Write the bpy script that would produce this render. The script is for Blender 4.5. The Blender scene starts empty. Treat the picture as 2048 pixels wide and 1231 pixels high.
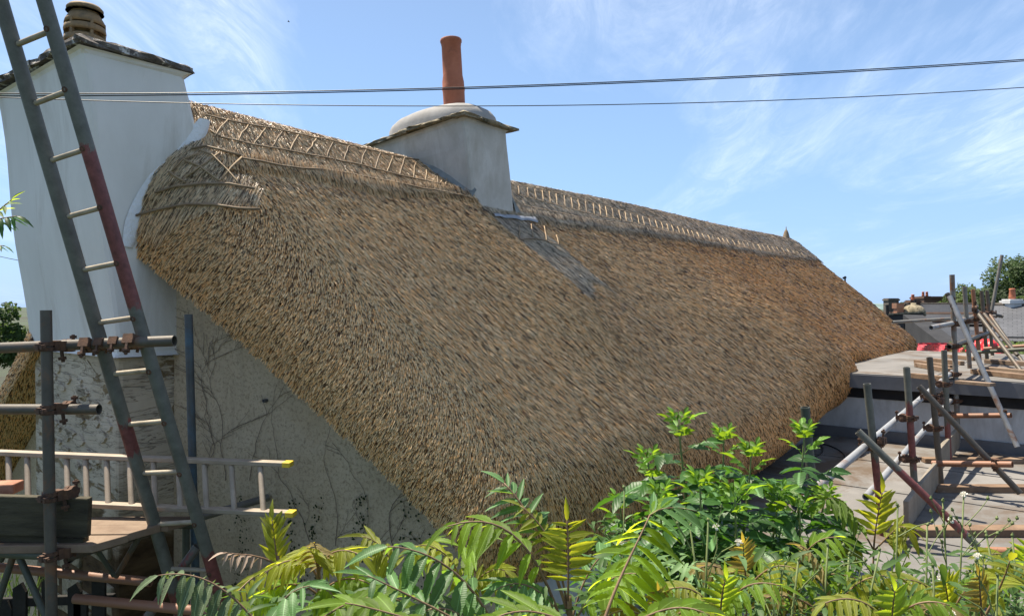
import bpy, math, random
import numpy as np
from mathutils import Vector, Matrix
from mathutils.bvhtree import BVHTree
random.seed(11); rng = np.random.default_rng(7)
scn = bpy.context.scene
COL = scn.collection
PI = math.pi

# ------------------------------------------------------------------ camera
F = 1420.0                      # focal length in photograph pixels (2048 wide); the eye is the origin of the world
cam_d = bpy.data.cameras.new('camera'); cam = bpy.data.objects.new('camera', cam_d); COL.objects.link(cam)
cam_d.sensor_width = 36.0; cam_d.lens = F / 2048 * 36
cam_d.clip_start = 0.05; cam_d.clip_end = 9000
cam.location = (0, 0, 0); cam.rotation_euler = (PI / 2, 0, 0)
scn.camera = cam
scn.render.resolution_x = 1024; scn.render.resolution_y = 615

# house axes: u runs along the ridge away from the eye, v down the near slope
SU, CU = math.sin(math.radians(39.05)), math.cos(math.radians(39.05))
# ------------------------------------------------------------------ sun and sky
SUN_EL = math.radians(66); SUN_TURN = math.radians(4)
Lx = CU * math.cos(SUN_TURN) + SU * math.sin(SUN_TURN)     # direction the light travels, horizontally
Ly = -SU * math.cos(SUN_TURN) + CU * math.sin(SUN_TURN)
sun_d = bpy.data.lights.new('sun', 'SUN'); sun = bpy.data.objects.new('sun', sun_d); COL.objects.link(sun)
sun_d.energy = 5.0; sun_d.angle = math.radians(0.5); sun_d.color = (1.0, 0.91, 0.77)
sun.rotation_euler = Vector((Lx * math.cos(SUN_EL), Ly * math.cos(SUN_EL), -math.sin(SUN_EL))).to_track_quat('-Z', 'Y').to_euler()
sun.location = (-20, 20, 40)
world = bpy.data.worlds.new('World'); scn.world = world; world.use_nodes = True
wn = world.node_tree.nodes; wl = world.node_tree.links
for n in list(wn): wn.remove(n)
def WN(t, **k):
    n = wn.new(t)
    for a, b in k.items(): setattr(n, a, b)
    return n
sky = WN('ShaderNodeTexSky', sky_type='NISHITA', sun_disc=False, sun_elevation=SUN_EL,
         sun_rotation=math.atan2(-Lx, -Ly), air_density=1.0, dust_density=0.5, ozone_density=1.6, altitude=100)
tc = WN('ShaderNodeTexCoord')
sep = WN('ShaderNodeSeparateXYZ'); wl.new(tc.outputs['Generated'], sep.inputs[0])
# a flat cloud layer: divide the direction by its height so that the cirrus recedes to the horizon
zc = WN('ShaderNodeMath', operation='ADD'); wl.new(sep.outputs['Z'], zc.inputs[0]); zc.inputs[1].default_value = 0.10
zm = WN('ShaderNodeMath', operation='MAXIMUM'); wl.new(zc.outputs[0], zm.inputs[0]); zm.inputs[1].default_value = 0.02
dx = WN('ShaderNodeMath', operation='DIVIDE'); wl.new(sep.outputs['X'], dx.inputs[0]); wl.new(zm.outputs[0], dx.inputs[1])
dy = WN('ShaderNodeMath', operation='DIVIDE'); wl.new(sep.outputs['Y'], dy.inputs[0]); wl.new(zm.outputs[0], dy.inputs[1])
cmb = WN('ShaderNodeCombineXYZ'); wl.new(dx.outputs[0], cmb.inputs[0]); wl.new(dy.outputs[0], cmb.inputs[1])
mp = WN('ShaderNodeMapping'); mp.inputs['Rotation'].default_value = (0, 0, math.radians(28)); mp.inputs['Scale'].default_value = (0.9, 0.38, 1)
mp.inputs['Location'].default_value = (2.6, 8.4, 0)
wl.new(cmb.outputs[0], mp.inputs[0])
cn = WN('ShaderNodeTexNoise'); cn.inputs['Scale'].default_value = 0.8; cn.inputs['Detail'].default_value = 9
cn.inputs['Roughness'].default_value = 0.62; cn.inputs['Distortion'].default_value = 0.7; wl.new(mp.outputs[0], cn.inputs['Vector'])
cr = WN('ShaderNodeValToRGB'); cr.color_ramp.elements[0].position = 0.45; cr.color_ramp.elements[0].color = (0, 0, 0, 1)
cr.color_ramp.elements[1].position = 0.68; cr.color_ramp.elements[1].color = (1, 1, 1, 1)
wl.new(cn.outputs['Fac'], cr.inputs[0])
mp2 = WN('ShaderNodeMapping'); mp2.inputs['Scale'].default_value = (2.6, 0.7, 1); mp2.inputs['Rotation'].default_value = (0, 0, math.radians(-20))
wl.new(cmb.outputs[0], mp2.inputs[0])
cn2 = WN('ShaderNodeTexNoise'); cn2.inputs['Scale'].default_value = 2.2; cn2.inputs['Detail'].default_value = 8
cn2.inputs['Roughness'].default_value = 0.7; cn2.inputs['Distortion'].default_value = 1.2; wl.new(mp2.outputs[0], cn2.inputs['Vector'])
cr2 = WN('ShaderNodeValToRGB'); cr2.color_ramp.elements[0].position = 0.42; cr2.color_ramp.elements[0].color = (0.25, 0.25, 0.25, 1)
cr2.color_ramp.elements[1].position = 0.72; cr2.color_ramp.elements[1].color = (1, 1, 1, 1)
wl.new(cn2.outputs['Fac'], cr2.inputs[0])
cm = WN('ShaderNodeMath', operation='MULTIPLY'); wl.new(cr.outputs[0], cm.inputs[0]); wl.new(cr2.outputs[0], cm.inputs[1])
cs = WN('ShaderNodeMath', operation='MULTIPLY_ADD'); wl.new(cm.outputs[0], cs.inputs[0]); cs.inputs[1].default_value = 0.80; cs.inputs[2].default_value = 0.03
mixc = WN('ShaderNodeMix', data_type='RGBA'); wl.new(cs.outputs[0], mixc.inputs['Factor']); wl.new(sky.outputs[0], mixc.inputs[6])
mixc.inputs[7].default_value = (10.5, 10.7, 11.0, 1)
# pale haze that thickens evenly towards the horizon
hz = WN('ShaderNodeMapRange'); hz.inputs['From Min'].default_value = 0.0; hz.inputs['From Max'].default_value = 0.55; hz.inputs['To Min'].default_value = 0.75; hz.inputs['To Max'].default_value = 0.03
wl.new(sep.outputs['Z'], hz.inputs['Value'])
mixh = WN('ShaderNodeMix', data_type='RGBA'); wl.new(hz.outputs[0], mixh.inputs['Factor']); wl.new(mixc.outputs[2], mixh.inputs[6]); mixh.inputs[7].default_value = (2.3, 4.2, 7.6, 1)
bg = WN('ShaderNodeBackground'); bg.inputs['Strength'].default_value = 0.074; wl.new(mixh.outputs[2], bg.inputs[0])
wo = WN('ShaderNodeOutputWorld'); wl.new(bg.outputs[0], wo.inputs[0])
vs = scn.view_settings
vs.view_transform = 'Standard'; vs.look = 'None'; vs.gamma = 1; vs.use_curve_mapping = False; vs.exposure = 1.1
cy = scn.cycles
cy.max_bounces = 8; cy.diffuse_bounces = 4; cy.transparent_max_bounces = 8

# ------------------------------------------------------------------ helpers
def P(px, py, d):
    """point of the place seen at photograph pixel px,py at depth d"""
    return Vector(((px - 1024) / F * d, d, -(py - 615.5) / F * d))
def UV(U, V, z): return Vector((U * SU + V * CU, U * CU - V * SU, z))
UAX = Vector((SU, CU, 0)); VAX = Vector((CU, -SU, 0)); ZAX = Vector((0, 0, 1))
def V_plane(px, py, V):
    d = V / ((px - 1024) / F * CU - SU); return P(px, py, d)
def U_plane(px, py, U):
    d = U / ((px - 1024) / F * SU + CU); return P(px, py, d)
def Z_plane(px, py, z): return P(px, py, -z * F / (py - 615.5))
def toUV(p): return p.x * SU + p.y * CU, p.x * CU - p.y * SU

def props(o, label=None, cat=None, group=None, kind=None):
    if label: o['label'] = label
    if cat: o['category'] = cat
    if group: o['group'] = group
    if kind: o['kind'] = kind
    return o
def empty(name, loc, label=None, cat=None, group=None, kind=None):
    o = bpy.data.objects.new(name, None); COL.objects.link(o); o.location = loc
    o.empty_display_size = 0.1
    return props(o, label, cat, group, kind)
def link(name, me, parent=None):
    o = bpy.data.objects.new(name, me); COL.objects.link(o)
    if parent is not None:
        o.parent = parent
        o.matrix_parent_inverse = world_of(parent).inverted()
    return o
def world_of(o):
    m = o.matrix_basis.copy()
    return m if o.parent is None else world_of(o.parent) @ o.matrix_parent_inverse @ m
def link_local(name, me, parent, mat4):
    """child placed by a matrix in the parent's own space"""
    o = bpy.data.objects.new(name, me); COL.objects.link(o); o.parent = parent; o.matrix_basis = mat4
    return o
class MB:
    def __init__(s): s.v = []; s.f = []
    def add(s, vs, fs):
        b = len(s.v); s.v += [tuple(x) for x in vs]; s.f += [tuple(i + b for i in f) for f in fs]
    def box(s, p, q):
        (a, b, c), (d, e, f) = p, q
        s.add([(a,b,c),(d,b,c),(d,e,c),(a,e,c),(a,b,f),(d,b,f),(d,e,f),(a,e,f)], [(0,3,2,1),(4,5,6,7),(0,1,5,4),(1,2,6,5),(2,3,7,6),(3,0,4,7)])
    def hexa(s, bot, top):
        """bot, top: four corners each, same order (counter-clockwise from above)"""
        s.add(list(bot) + list(top), [(0,3,2,1),(4,5,6,7),(0,1,5,4),(1,2,6,5),(2,3,7,6),(3,0,4,7)])
    def beam(s, p, q, w, h, up=(0,0,1)):
        p, q = Vector(p), Vector(q); t = (q - p).normalized(); up = Vector(up)
        sd = t.cross(up)
        if sd.length < 1e-4: sd = t.cross(Vector((1, 0, 0)))
        sd.normalize(); n = sd.cross(t)
        a, b = sd * w / 2, n * h / 2
        s.hexa([p - a - b, p + a - b, q + a - b, q - a - b], [p - a + b, p + a + b, q + a + b, q - a + b])
    def rings(s, pts, rads, k=8, cap=True, up=None):
        pts = [Vector(p) for p in pts]; n = len(pts); b0 = len(s.v)
        prev = None
        for i, p in enumerate(pts):
            t = (pts[min(i + 1, n - 1)] - pts[max(i - 1, 0)])
            t = t.normalized() if t.length > 1e-9 else Vector((0, 0, 1))
            if prev is None:
                a = t.cross(Vector((0, 0, 1)))
                if a.length < 0.05: a = t.cross(Vector((1, 0, 0)))
            else: a = prev - t * prev.dot(t)
            a.normalize(); prev = a; c = t.cross(a)
            r = rads[i] if hasattr(rads, '__len__') else rads
            for j in range(k):
                an = 2 * PI * j / k
                s.v.append(tuple(p + (a * math.cos(an) + c * math.sin(an)) * r))
        for i in range(n - 1):
            for j in range(k):
                x = b0 + i * k; y = x + k; j2 = (j + 1) % k
                s.f.append((x + j, x + j2, y + j2, y + j))
        if cap:
            s.f.append(tuple(b0 + j for j in range(k))[::-1]); s.f.append(tuple(b0 + (n - 1) * k + j for j in range(k)))
    def pipe(s, p, q, r, k=14, wall=0.0045):
        """hollow tube, open at both ends"""
        p, q = Vector(p), Vector(q); t = (q - p).normalized()
        a = t.cross(Vector((0, 0, 1)))
        if a.length < 0.05: a = t.cross(Vector((1, 0, 0)))
        a.normalize(); c = t.cross(a); L = (q - p).length
        e = min(0.12, L * 0.3)
        prof = [(p + t * e, r - wall), (p, r - wall), (p, r), (q, r), (q, r - wall), (q - t * e, r - wall)]
        b0 = len(s.v)
        for (o, rr) in prof:
            for j in range(k):
                an = 2 * PI * j / k; s.v.append(tuple(o + (a * math.cos(an) + c * math.sin(an)) * rr))
        for i in range(len(prof) - 1):
            for j in range(k):
                x = b0 + i * k; y = x + k; j2 = (j + 1) % k
                s.f.append((x + j, x + j2, y + j2, y + j))
        s.f.append(tuple(b0 + j for j in range(k))[::-1]); s.f.append(tuple(b0 + 5 * k + j for j in range(k)))
    def lathe(s, c, prof, k=24, axis=(0,0,1)):
        c = Vector(c); b0 = len(s.v)
        ax = Vector(axis).normalized(); a = ax.orthogonal().normalized(); b = ax.cross(a)
        for (r, z) in prof:
            for j in range(k):
                an = 2 * PI * j / k; s.v.append(tuple(c + (a * math.cos(an) + b * math.sin(an)) * r + ax * z))
        for i in range(len(prof) - 1):
            for j in range(k):
                x = b0 + i * k; y = x + k; j2 = (j + 1) % k
                s.f.append((x + j, x + j2, y + j2, y + j))
        s.f.append(tuple(b0 + j for j in range(k))[::-1]); s.f.append(tuple(b0 + (len(prof) - 1) * k + j for j in range(k)))
    def grid(s, fn, us, vs_):
        b0 = len(s.v); nu, nv = len(us), len(vs_)
        for a in us:
            for b in vs_: s.v.append(tuple(fn(a, b)))
        for i in range(nu - 1):
            for j in range(nv - 1):
                x = b0 + i * nv + j; s.f.append((x, x + nv, x + nv + 1, x + 1))
    def mesh(s, name, mat, smooth=False, bevel=0.0):
        me = bpy.data.meshes.new(name); me.from_pydata(s.v, [], s.f); me.update()
        if mat is not None: me.materials.append(mat)
        if smooth: me.polygons.foreach_set('use_smooth', [True] * len(me.polygons))
        return me
    def obj(s, name, mat, parent=None, smooth=False, bevel=0.0):
        o = link(name, s.mesh(name, mat, smooth), parent)
        if bevel:
            m = o.modifiers.new('bevel', 'BEVEL'); m.width = bevel; m.segments = 2; m.limit_method = 'ANGLE'
        return o
def auto_smooth(o, ang=40):
    me = o.data
    me.polygons.foreach_set('use_smooth', [True] * len(me.polygons))
    me.set_sharp_from_angle(angle=math.radians(ang))
    return o

# ------------------------------------------------------------------ materials
def M_new(name):
    m = bpy.data.materials.new(name); m.use_nodes = True
    nt = m.node_tree
    for n in list(nt.nodes): nt.nodes.remove(n)
    out = nt.nodes.new('ShaderNodeOutputMaterial')
    return m, nt, out
def N(nt, t, **k):
    n = nt.nodes.new(t)
    for a, b in k.items(): setattr(n, a, b)
    return n
def rgba(c): return (c[0], c[1], c[2], 1)
def noise(nt, vec, scale, detail=6, rough=0.6, dist=0.0):
    n = N(nt, 'ShaderNodeTexNoise'); n.inputs['Scale'].default_value = scale; n.inputs['Detail'].default_value = detail
    n.inputs['Roughness'].default_value = rough; n.inputs['Distortion'].default_value = dist
    if vec is not None: nt.links.new(vec, n.inputs['Vector'])
    return n.outputs['Fac']
def ramp(nt, fac, stops):
    r = N(nt, 'ShaderNodeValToRGB'); e = r.color_ramp.elements
    e[0].position, e[0].color = stops[0][0], rgba(stops[0][1]); e[1].position, e[1].color = stops[-1][0], rgba(stops[-1][1])
    for p, c in stops[1:-1]:
        x = e.new(p); x.color = rgba(c)
    nt.links.new(fac, r.inputs[0]); return r.outputs[0]
def mixc_(nt, fac, a, b):
    m = N(nt, 'ShaderNodeMix', data_type='RGBA')
    if hasattr(fac, 'is_output'): nt.links.new(fac, m.inputs['Factor'])
    else: m.inputs['Factor'].default_value = fac
    for s, i in ((a, 6), (b, 7)):
        if hasattr(s, 'is_output'): nt.links.new(s, m.inputs[i])
        else: m.inputs[i].default_value = rgba(s)
    return m.outputs[2]
def math_(nt, op, a, b=None, clamp=False):
    m = N(nt, 'ShaderNodeMath', operation=op, use_clamp=clamp)
    for s, i in ((a, 0), (b, 1)):
        if s is None: continue
        if hasattr(s, 'is_output'): nt.links.new(s, m.inputs[i])
        else: m.inputs[i].default_value = s
    return m.outputs[0]
def coords(nt, scale=(1,1,1), rot=(0,0,0), which='Object'):
    t = N(nt, 'ShaderNodeTexCoord'); mp = N(nt, 'ShaderNodeMapping')
    mp.inputs['Scale'].default_value = scale; mp.inputs['Rotation'].default_value = rot
    nt.links.new(t.outputs[which], mp.inputs[0]); return mp.outputs[0]
def surf(nt, out, col, rough=0.6, metal=0.0, bump=None, bump_d=0.01, bump_s=0.6, spec=0.5, trans=0):
    b = N(nt, 'ShaderNodeBsdfPrincipled')
    if hasattr(col, 'is_output'): nt.links.new(col, b.inputs['Base Color'])
    else: b.inputs['Base Color'].default_value = rgba(col)
    if hasattr(rough, 'is_output'): nt.links.new(rough, b.inputs['Roughness'])
    else: b.inputs['Roughness'].default_value = rough
    if hasattr(metal, 'is_output'): nt.links.new(metal, b.inputs['Metallic'])
    else: b.inputs['Metallic'].default_value = metal
    b.inputs['Specular IOR Level'].default_value = spec
    if bump is not None:
        n = N(nt, 'ShaderNodeBump'); n.inputs['Distance'].default_value = bump_d; n.inputs['Strength'].default_value = bump_s
        nt.links.new(bump, n.inputs['Height']); nt.links.new(n.outputs[0], b.inputs['Normal'])
    nt.links.new(b.outputs[0], out.inputs[0]); return b
def pmat(name, c1, c2, scale=8, rough=0.7, metal=0.0, bump=0.4, bump_d=0.006, fine=60, stretch=(1,1,1), c3=None, c3_amt=(0.58, 0.72), c3_scale=3.5, spec=0.4, c3_stretch=(1, 1, 1)):
    m, nt, out = M_new(name)
    v = coords(nt, stretch)
    f = noise(nt, v, scale, 7, 0.62, 0.3)
    c = ramp(nt, f, [(0.34, c1), (0.66, c2)])
    if c3:
        f3 = noise(nt, coords(nt, c3_stretch), c3_scale, 8, 0.7, 0.5)
        c = mixc_(nt, ramp(nt, f3, [(c3_amt[0], (0,0,0)), (c3_amt[1], (1,1,1))]), c, c3)
    fb = noise(nt, v, fine, 6, 0.65)
    surf(nt, out, c, rough, metal, fb, bump_d, bump, spec)
    return m
def tube_mat(name, base, rust=(0.16, 0.075, 0.035), amt=(0.60, 0.70), paint=None, paint_amt=(0.5, 0.56), metal=0.28):
    m, nt, out = M_new(name)
    v = coords(nt)
    f = noise(nt, v, 9, 8, 0.7, 0.4)
    c = ramp(nt, f, [(0.3, tuple(x * 0.62 for x in base)), (0.7, base)])
    f2 = noise(nt, v, 4.2, 9, 0.75, 0.6)
    k = ramp(nt, f2, [(amt[0], (0,0,0)), (amt[1], (1,1,1))])
    mt = math_(nt, 'MULTIPLY', math_(nt, 'SUBTRACT', 1.0, k), metal)
    c = mixc_(nt, k, c, rust)
    if paint:
        f3 = noise(nt, v, 2.3, 9, 0.72, 0.8)
        kp = ramp(nt, f3, [(paint_amt[0], (0,0,0)), (paint_amt[1], (1,1,1))])
        c = mixc_(nt, kp, c, paint); mt = math_(nt, 'MULTIPLY', mt, math_(nt, 'SUBTRACT', 1.0, kp))
    surf(nt, out, c, 0.58, mt, noise(nt, v, 110, 5), 0.002, 0.35)
    return m
def stile_mat(name, bands):
    """dull paint over grey metal; red paint left on stretches of the stile (heights in metres)"""
    m, nt, out = M_new(name); v = coords(nt)
    c = ramp(nt, noise(nt, v, 12, 8, .7), [(.3, (.075, .075, .06)), (.7, (.15, .15, .125))])
    z = N(nt, 'ShaderNodeSeparateXYZ'); nt.links.new(v, z.inputs[0]); k = None
    for (lo, hi) in bands:
        a = N(nt, 'ShaderNodeMapRange', clamp=True); a.inputs['From Min'].default_value = lo - .12; a.inputs['From Max'].default_value = lo + .12; nt.links.new(z.outputs['Z'], a.inputs['Value'])
        b = N(nt, 'ShaderNodeMapRange', clamp=True); b.inputs['From Min'].default_value = hi + .12; b.inputs['From Max'].default_value = hi - .12; nt.links.new(z.outputs['Z'], b.inputs['Value'])
        q = math_(nt, 'MULTIPLY', a.outputs[0], b.outputs[0]); k = q if k is None else math_(nt, 'MAXIMUM', k, q)
    n_ = noise(nt, coords(nt, (1, 1, .35)), 16, 9, .75, .4)
    k = ramp(nt, math_(nt, 'ADD', math_(nt, 'MULTIPLY', k, .55), math_(nt, 'MULTIPLY', n_, .8)), [(.72, (0, 0, 0)), (.76, (1, 1, 1))])
    c = mixc_(nt, k, c, ramp(nt, noise(nt, v, 30, 6), [(.3, (.10, .03, .026)), (.7, (.21, .065, .055))]))
    surf(nt, out, c, .55, 0, noise(nt, v, 90, 5), .002, .4, .4); return m
def leaf_mat(name, top, thru, rough=0.42, tr=0.5, vein=True):
    m, nt, out = M_new(name)
    oi = N(nt, 'ShaderNodeObjectInfo')
    v = coords(nt, (1,1,1), which='Generated')
    f = noise(nt, v, 3.0, 4)
    t2 = tuple(min(1, x * 1.5) for x in top)
    c = mixc_(nt, f, tuple(x * 0.7 for x in top), t2)
    hs = N(nt, 'ShaderNodeHueSaturation'); nt.links.new(c, hs.inputs['Color'])
    ma = N(nt, 'ShaderNodeMath', operation='MULTIPLY_ADD'); nt.links.new(oi.outputs['Random'], ma.inputs[0]); ma.inputs[1].default_value = 0.6; ma.inputs[2].default_value = 0.7
    nt.links.new(ma.outputs[0], hs.inputs['Value'])
    if vein:
        gs_ = N(nt, 'ShaderNodeSeparateXYZ'); nt.links.new(v, gs_.inputs[0])
        mid = math_(nt, 'ABSOLUTE', math_(nt, 'SUBTRACT', gs_.outputs['X'], 0.5))
        sk = math_(nt, 'SUBTRACT', gs_.outputs['Y'], math_(nt, 'MULTIPLY', mid, 0.28))
        vw = math_(nt, 'ABSOLUTE', math_(nt, 'SINE', math_(nt, 'MULTIPLY', sk, 38.0)))
        rib = ramp(nt, mid, [(0.012, (1, 1, 1)), (0.04, (0, 0, 0))])
        nt.links.new(mixc_(nt, rib, mixc_(nt, ramp(nt, vw, [(0.0, (.32,.32,.32)), (0.25, (0,0,0))]), c, tuple(min(1, x * 2.2 + .03) for x in top)), tuple(min(1, x * 2.6 + .05) for x in top)), hs.inputs['Color'])
    b = N(nt, 'ShaderNodeBsdfPrincipled'); nt.links.new(hs.outputs[0], b.inputs['Base Color'])
    b.inputs['Roughness'].default_value = rough + .08; b.inputs['Specular IOR Level'].default_value = 0.25
    if vein:
        w = N(nt, 'ShaderNodeTexWave', wave_type='BANDS', bands_direction='Y'); w.inputs['Scale'].default_value = 7.0; w.inputs['Distortion'].default_value = 0.6
        nt.links.new(v, w.inputs['Vector'])
        bm = N(nt, 'ShaderNodeBump'); bm.inputs['Strength'].default_value = 0.12; bm.inputs['Distance'].default_value = 0.004
        nt.links.new(w.outputs['Fac'], bm.inputs['Height']); nt.links.new(bm.outputs[0], b.inputs['Normal'])
    t = N(nt, 'ShaderNodeBsdfTranslucent')
    hs2 = N(nt, 'ShaderNodeHueSaturation'); hs2.inputs['Color'].default_value = rgba(thru); nt.links.new(ma.outputs[0], hs2.inputs['Value'])
    nt.links.new(hs2.outputs[0], t.inputs[0])
    mx = N(nt, 'ShaderNodeMixShader'); mx.inputs[0].default_value = tr
    nt.links.new(b.outputs[0], mx.inputs[1]); nt.links.new(t.outputs[0], mx.inputs[2]); nt.links.new(mx.outputs[0], out.inputs[0])
    return m

MT = {}
MT['white'] = pmat('chimney_limewash', (0.64, 0.62, 0.58), (0.73, 0.71, 0.67), 2.2, 0.85, bump=0.3, bump_d=0.004, fine=45, stretch=(1, 1, .4), c3=(0.44, 0.40, 0.34), c3_amt=(0.50, 0.85), c3_scale=3.2, spec=0.2, c3_stretch=(1, 1, .22))
MT['flash'] = pmat('fresh_limewash', (0.70, 0.71, 0.715), (0.77, 0.78, 0.785), 12, 0.8, bump=0.7, bump_d=0.012, fine=35, spec=0.2)
MT['cement'] = pmat('grey_cement_render', (0.44, 0.41, 0.36), (0.56, 0.53, 0.48), 3.2, 0.9, bump=0.35, bump_d=0.004, fine=70, c3=(0.36, 0.32, 0.26), c3_amt=(0.48, 0.75), c3_scale=3.5, spec=0.2, c3_stretch=(1, 1, .3))
MT['fillet'] = pmat('dark_cement_fillet', (0.18, 0.19, 0.18), (0.27, 0.28, 0.27), 9, 0.9, bump=0.5, fine=60, spec=0.2)
MT['flaunch'] = pmat('pale_cement_flaunching', (0.25, 0.24, 0.225), (0.32, 0.31, 0.295), 7, 0.85, bump=0.35, fine=70, spec=0.2)
MT['slab'] = pmat('lichened_stone_slab', (0.07, 0.06, 0.055), (0.15, 0.13, 0.11), 22, 0.95, bump=1.0, bump_d=0.012, fine=30, c3=(0.50, 0.48, 0.43), c3_amt=(0.52, 0.60), c3_scale=11)
MT['slab2'] = pmat('mossy_stone_slab', (0.20, 0.165, 0.105), (0.34, 0.29, 0.20), 20, 0.95, bump=1.0, bump_d=0.01, fine=34, c3=(0.09, 0.08, 0.05), c3_amt=(0.5, 0.62), c3_scale=10)
MT['buff'] = pmat('buff_clay_pot', (0.20, 0.125, 0.055), (0.31, 0.21, 0.105), 7, 0.75, bump=0.3, fine=50, c3=(0.085, 0.07, 0.045), c3_amt=(0.47, 0.66), c3_scale=7)
MT['terra'] = pmat('terracotta_pot', (0.34, 0.105, 0.05), (0.46, 0.16, 0.085), 6, 0.7, bump=0.2, fine=50, c3=(0.22, 0.075, 0.045), c3_amt=(0.55, 0.7), c3_scale=5)
MT['rod'] = pmat('split_hazel', (0.22, 0.15, 0.08), (0.36, 0.265, 0.155), 14, 0.7, bump=0.4, fine=80, stretch=(1,1,1))
MT['rod_old'] = pmat('weathered_hazel', (0.15, 0.105, 0.06), (0.25, 0.185, 0.115), 14, 0.75, bump=0.4, fine=80)
MT['tube'] = tube_mat('scaffold_tube', (0.22, 0.215, 0.195), amt=(0.50, 0.64))
MT['tube_d'] = tube_mat('dull_scaffold_tube', (0.115, 0.10, 0.08), amt=(0.52, 0.66))
MT['tube_l'] = tube_mat('pale_galvanised_tube', (0.34, 0.35, 0.36), amt=(0.54, 0.68))
MT['tube_r'] = tube_mat('red_banded_tube', (0.18, 0.17, 0.15), paint=(0.24, 0.06, 0.05), paint_amt=(0.56, 0.60))
MT['tube_g'] = tube_mat('greenish_tube', (0.095, 0.105, 0.08), amt=(0.55, 0.7), metal=0.25)
MT['tube_b'] = tube_mat('blue_painted_tube', (0.085, 0.095, 0.10), amt=(0.62, 0.75), paint=(0.05, 0.10, 0.145), paint_amt=(0.47, 0.62), metal=0.3)
MT['tube_o'] = tube_mat('rusted_tube', (0.25, 0.15, 0.10), rust=(0.24, 0.11, 0.06), amt=(0.35, 0.5), metal=0.1)
MT['coup'] = pmat('rusty_coupler', (0.06, 0.038, 0.028), (0.15, 0.08, 0.048), 30, 0.8, 0.3, bump=0.7, bump_d=0.003, fine=120)
MT['stile'] = tube_mat('worn_ladder_stile', (0.20, 0.20, 0.17), rust=(0.25, 0.24, 0.21), amt=(0.55, 0.75), paint=(0.25, 0.07, 0.055), paint_amt=(0.60, 0.63), metal=0.15)
MT['rung'] = pmat('worn_wood_rung', (0.24, 0.20, 0.14), (0.40, 0.34, 0.25), 12, 0.5, bump=0.3, fine=70)
MT['alu'] = pmat('dull_aluminium', (0.26, 0.215, 0.16), (0.36, 0.30, 0.235), 9, 0.6, 0.15, bump=0.15, fine=120)
MT['yellow'] = pmat('yellow_plastic_cap', (0.60, 0.42, 0.03), (0.72, 0.52, 0.05), 20, 0.5, bump=0.1)
MT['plank_d'] = pmat('dark_green_old_plank', (0.026, 0.022, 0.013), (0.07, 0.06, 0.035), 5, 0.85, bump=0.8, bump_d=0.006, fine=26, stretch=(1,1,5))
MT['board'] = pmat('weathered_board', (0.15, 0.10, 0.065), (0.24, 0.175, 0.12), 6, 0.8, bump=0.5, fine=30, c3=(0.20, 0.13, 0.085), c3_amt=(0.5, 0.7), c3_scale=5)
MT['toe'] = pmat('grey_timber_toe_board', (0.17, 0.145, 0.11), (0.26, 0.225, 0.18), 5, 0.85, bump=0.5, fine=40, c3=(0.2, 0.17, 0.12))
MT['batten'] = pmat('rough_batten', (0.13, 0.08, 0.048), (0.22, 0.145, 0.09), 8, 0.8, bump=0.5, fine=40, c3=(0.32, 0.26, 0.2), c3_amt=(0.55, 0.7))
MT['felt'] = pmat('stained_flat_roof', (0.125, 0.12, 0.112), (0.20, 0.19, 0.178), 1.6, 0.9, bump=0.4, bump_d=0.006, fine=30, c3=(0.105, 0.078, 0.056), c3_amt=(0.50, 0.62), c3_scale=1.1, spec=0.25)
MT['fascia'] = pmat('grey_fascia', (0.105, 0.105, 0.11), (0.14, 0.14, 0.145), 5, 0.6, bump=0.15)
MT['dark'] = pmat('black_soffit_board', (0.010, 0.010, 0.012), (0.02, 0.02, 0.022), 8, 0.8, bump=0.2)
MT['extwall'] = pmat('pale_grey_render', (0.46, 0.46, 0.455), (0.57, 0.57, 0.565), 2.4, 0.9, bump=0.5, fine=40, c3=(0.32, 0.305, 0.285), c3_amt=(0.48, 0.75), c3_scale=3.5, c3_stretch=(1, 1, .35), spec=0.2)
MT['lead'] = pmat('lead_flashing', (0.20, 0.215, 0.24), (0.33, 0.35, 0.38), 10, 0.5, 0.4, bump=0.4, fine=30)
MT['cable'] = pmat('black_cable', (0.02, 0.02, 0.022), (0.035, 0.035, 0.04), 20, 0.45, bump=0.1)
MT['soil'] = pmat('dark_soil', (0.025, 0.02, 0.014), (0.06, 0.048, 0.03), 5, 0.95, bump=0.8, fine=20)
MT['creep'] = pmat('dead_creeper_stem', (0.09, 0.07, 0.05), (0.17, 0.135, 0.10), 20, 0.9, bump=0.4)
MT['stem'] = pmat('green_stem', (0.10, 0.14, 0.04), (0.17, 0.20, 0.07), 20, 0.6, bump=0.2)
MT['stem_r'] = pmat('red_brown_stem', (0.14, 0.08, 0.05), (0.22, 0.14, 0.08), 20, 0.6, bump=0.2)
MT['bark'] = pmat('bark', (0.06, 0.045, 0.03), (0.12, 0.09, 0.065), 10, 0.9, bump=0.8)
MT['picket'] = pmat('blackened_picket', (0.012, 0.011, 0.010), (0.03, 0.027, 0.022), 8, 0.9, bump=0.5)
MT['tar'] = pmat('dark_parapet', (.018, .018, .02), (.034, .034, .036), 2, .95, bump=.3)  # parapet's shaded tone put into its base colour
MT['greypipe'] = pmat('grey_plastic', (.07,.07,.07), (.1,.1,.1), 20, .6)
MT['band_b'] = stile_mat('red_footed_tube', [(-2.5, -.98)]); MT['band_c'] = stile_mat('red_waisted_tube', [(-1.22, -.70)]); MT['band_e'] = stile_mat('red_tipped_tube', [(-1.5, -1.02)]); MT['band_d'] = stile_mat('red_banded_brace', [(-1.42, -1.02)])
MT['stile_l'] = stile_mat('worn_ladder_stile_left', [(-.78, -.52), (-1.7, -1.45)])
MT['stile_r'] = stile_mat('worn_ladder_stile_right', [(-.02, .75), (-3.0, -1.22)])
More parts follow.
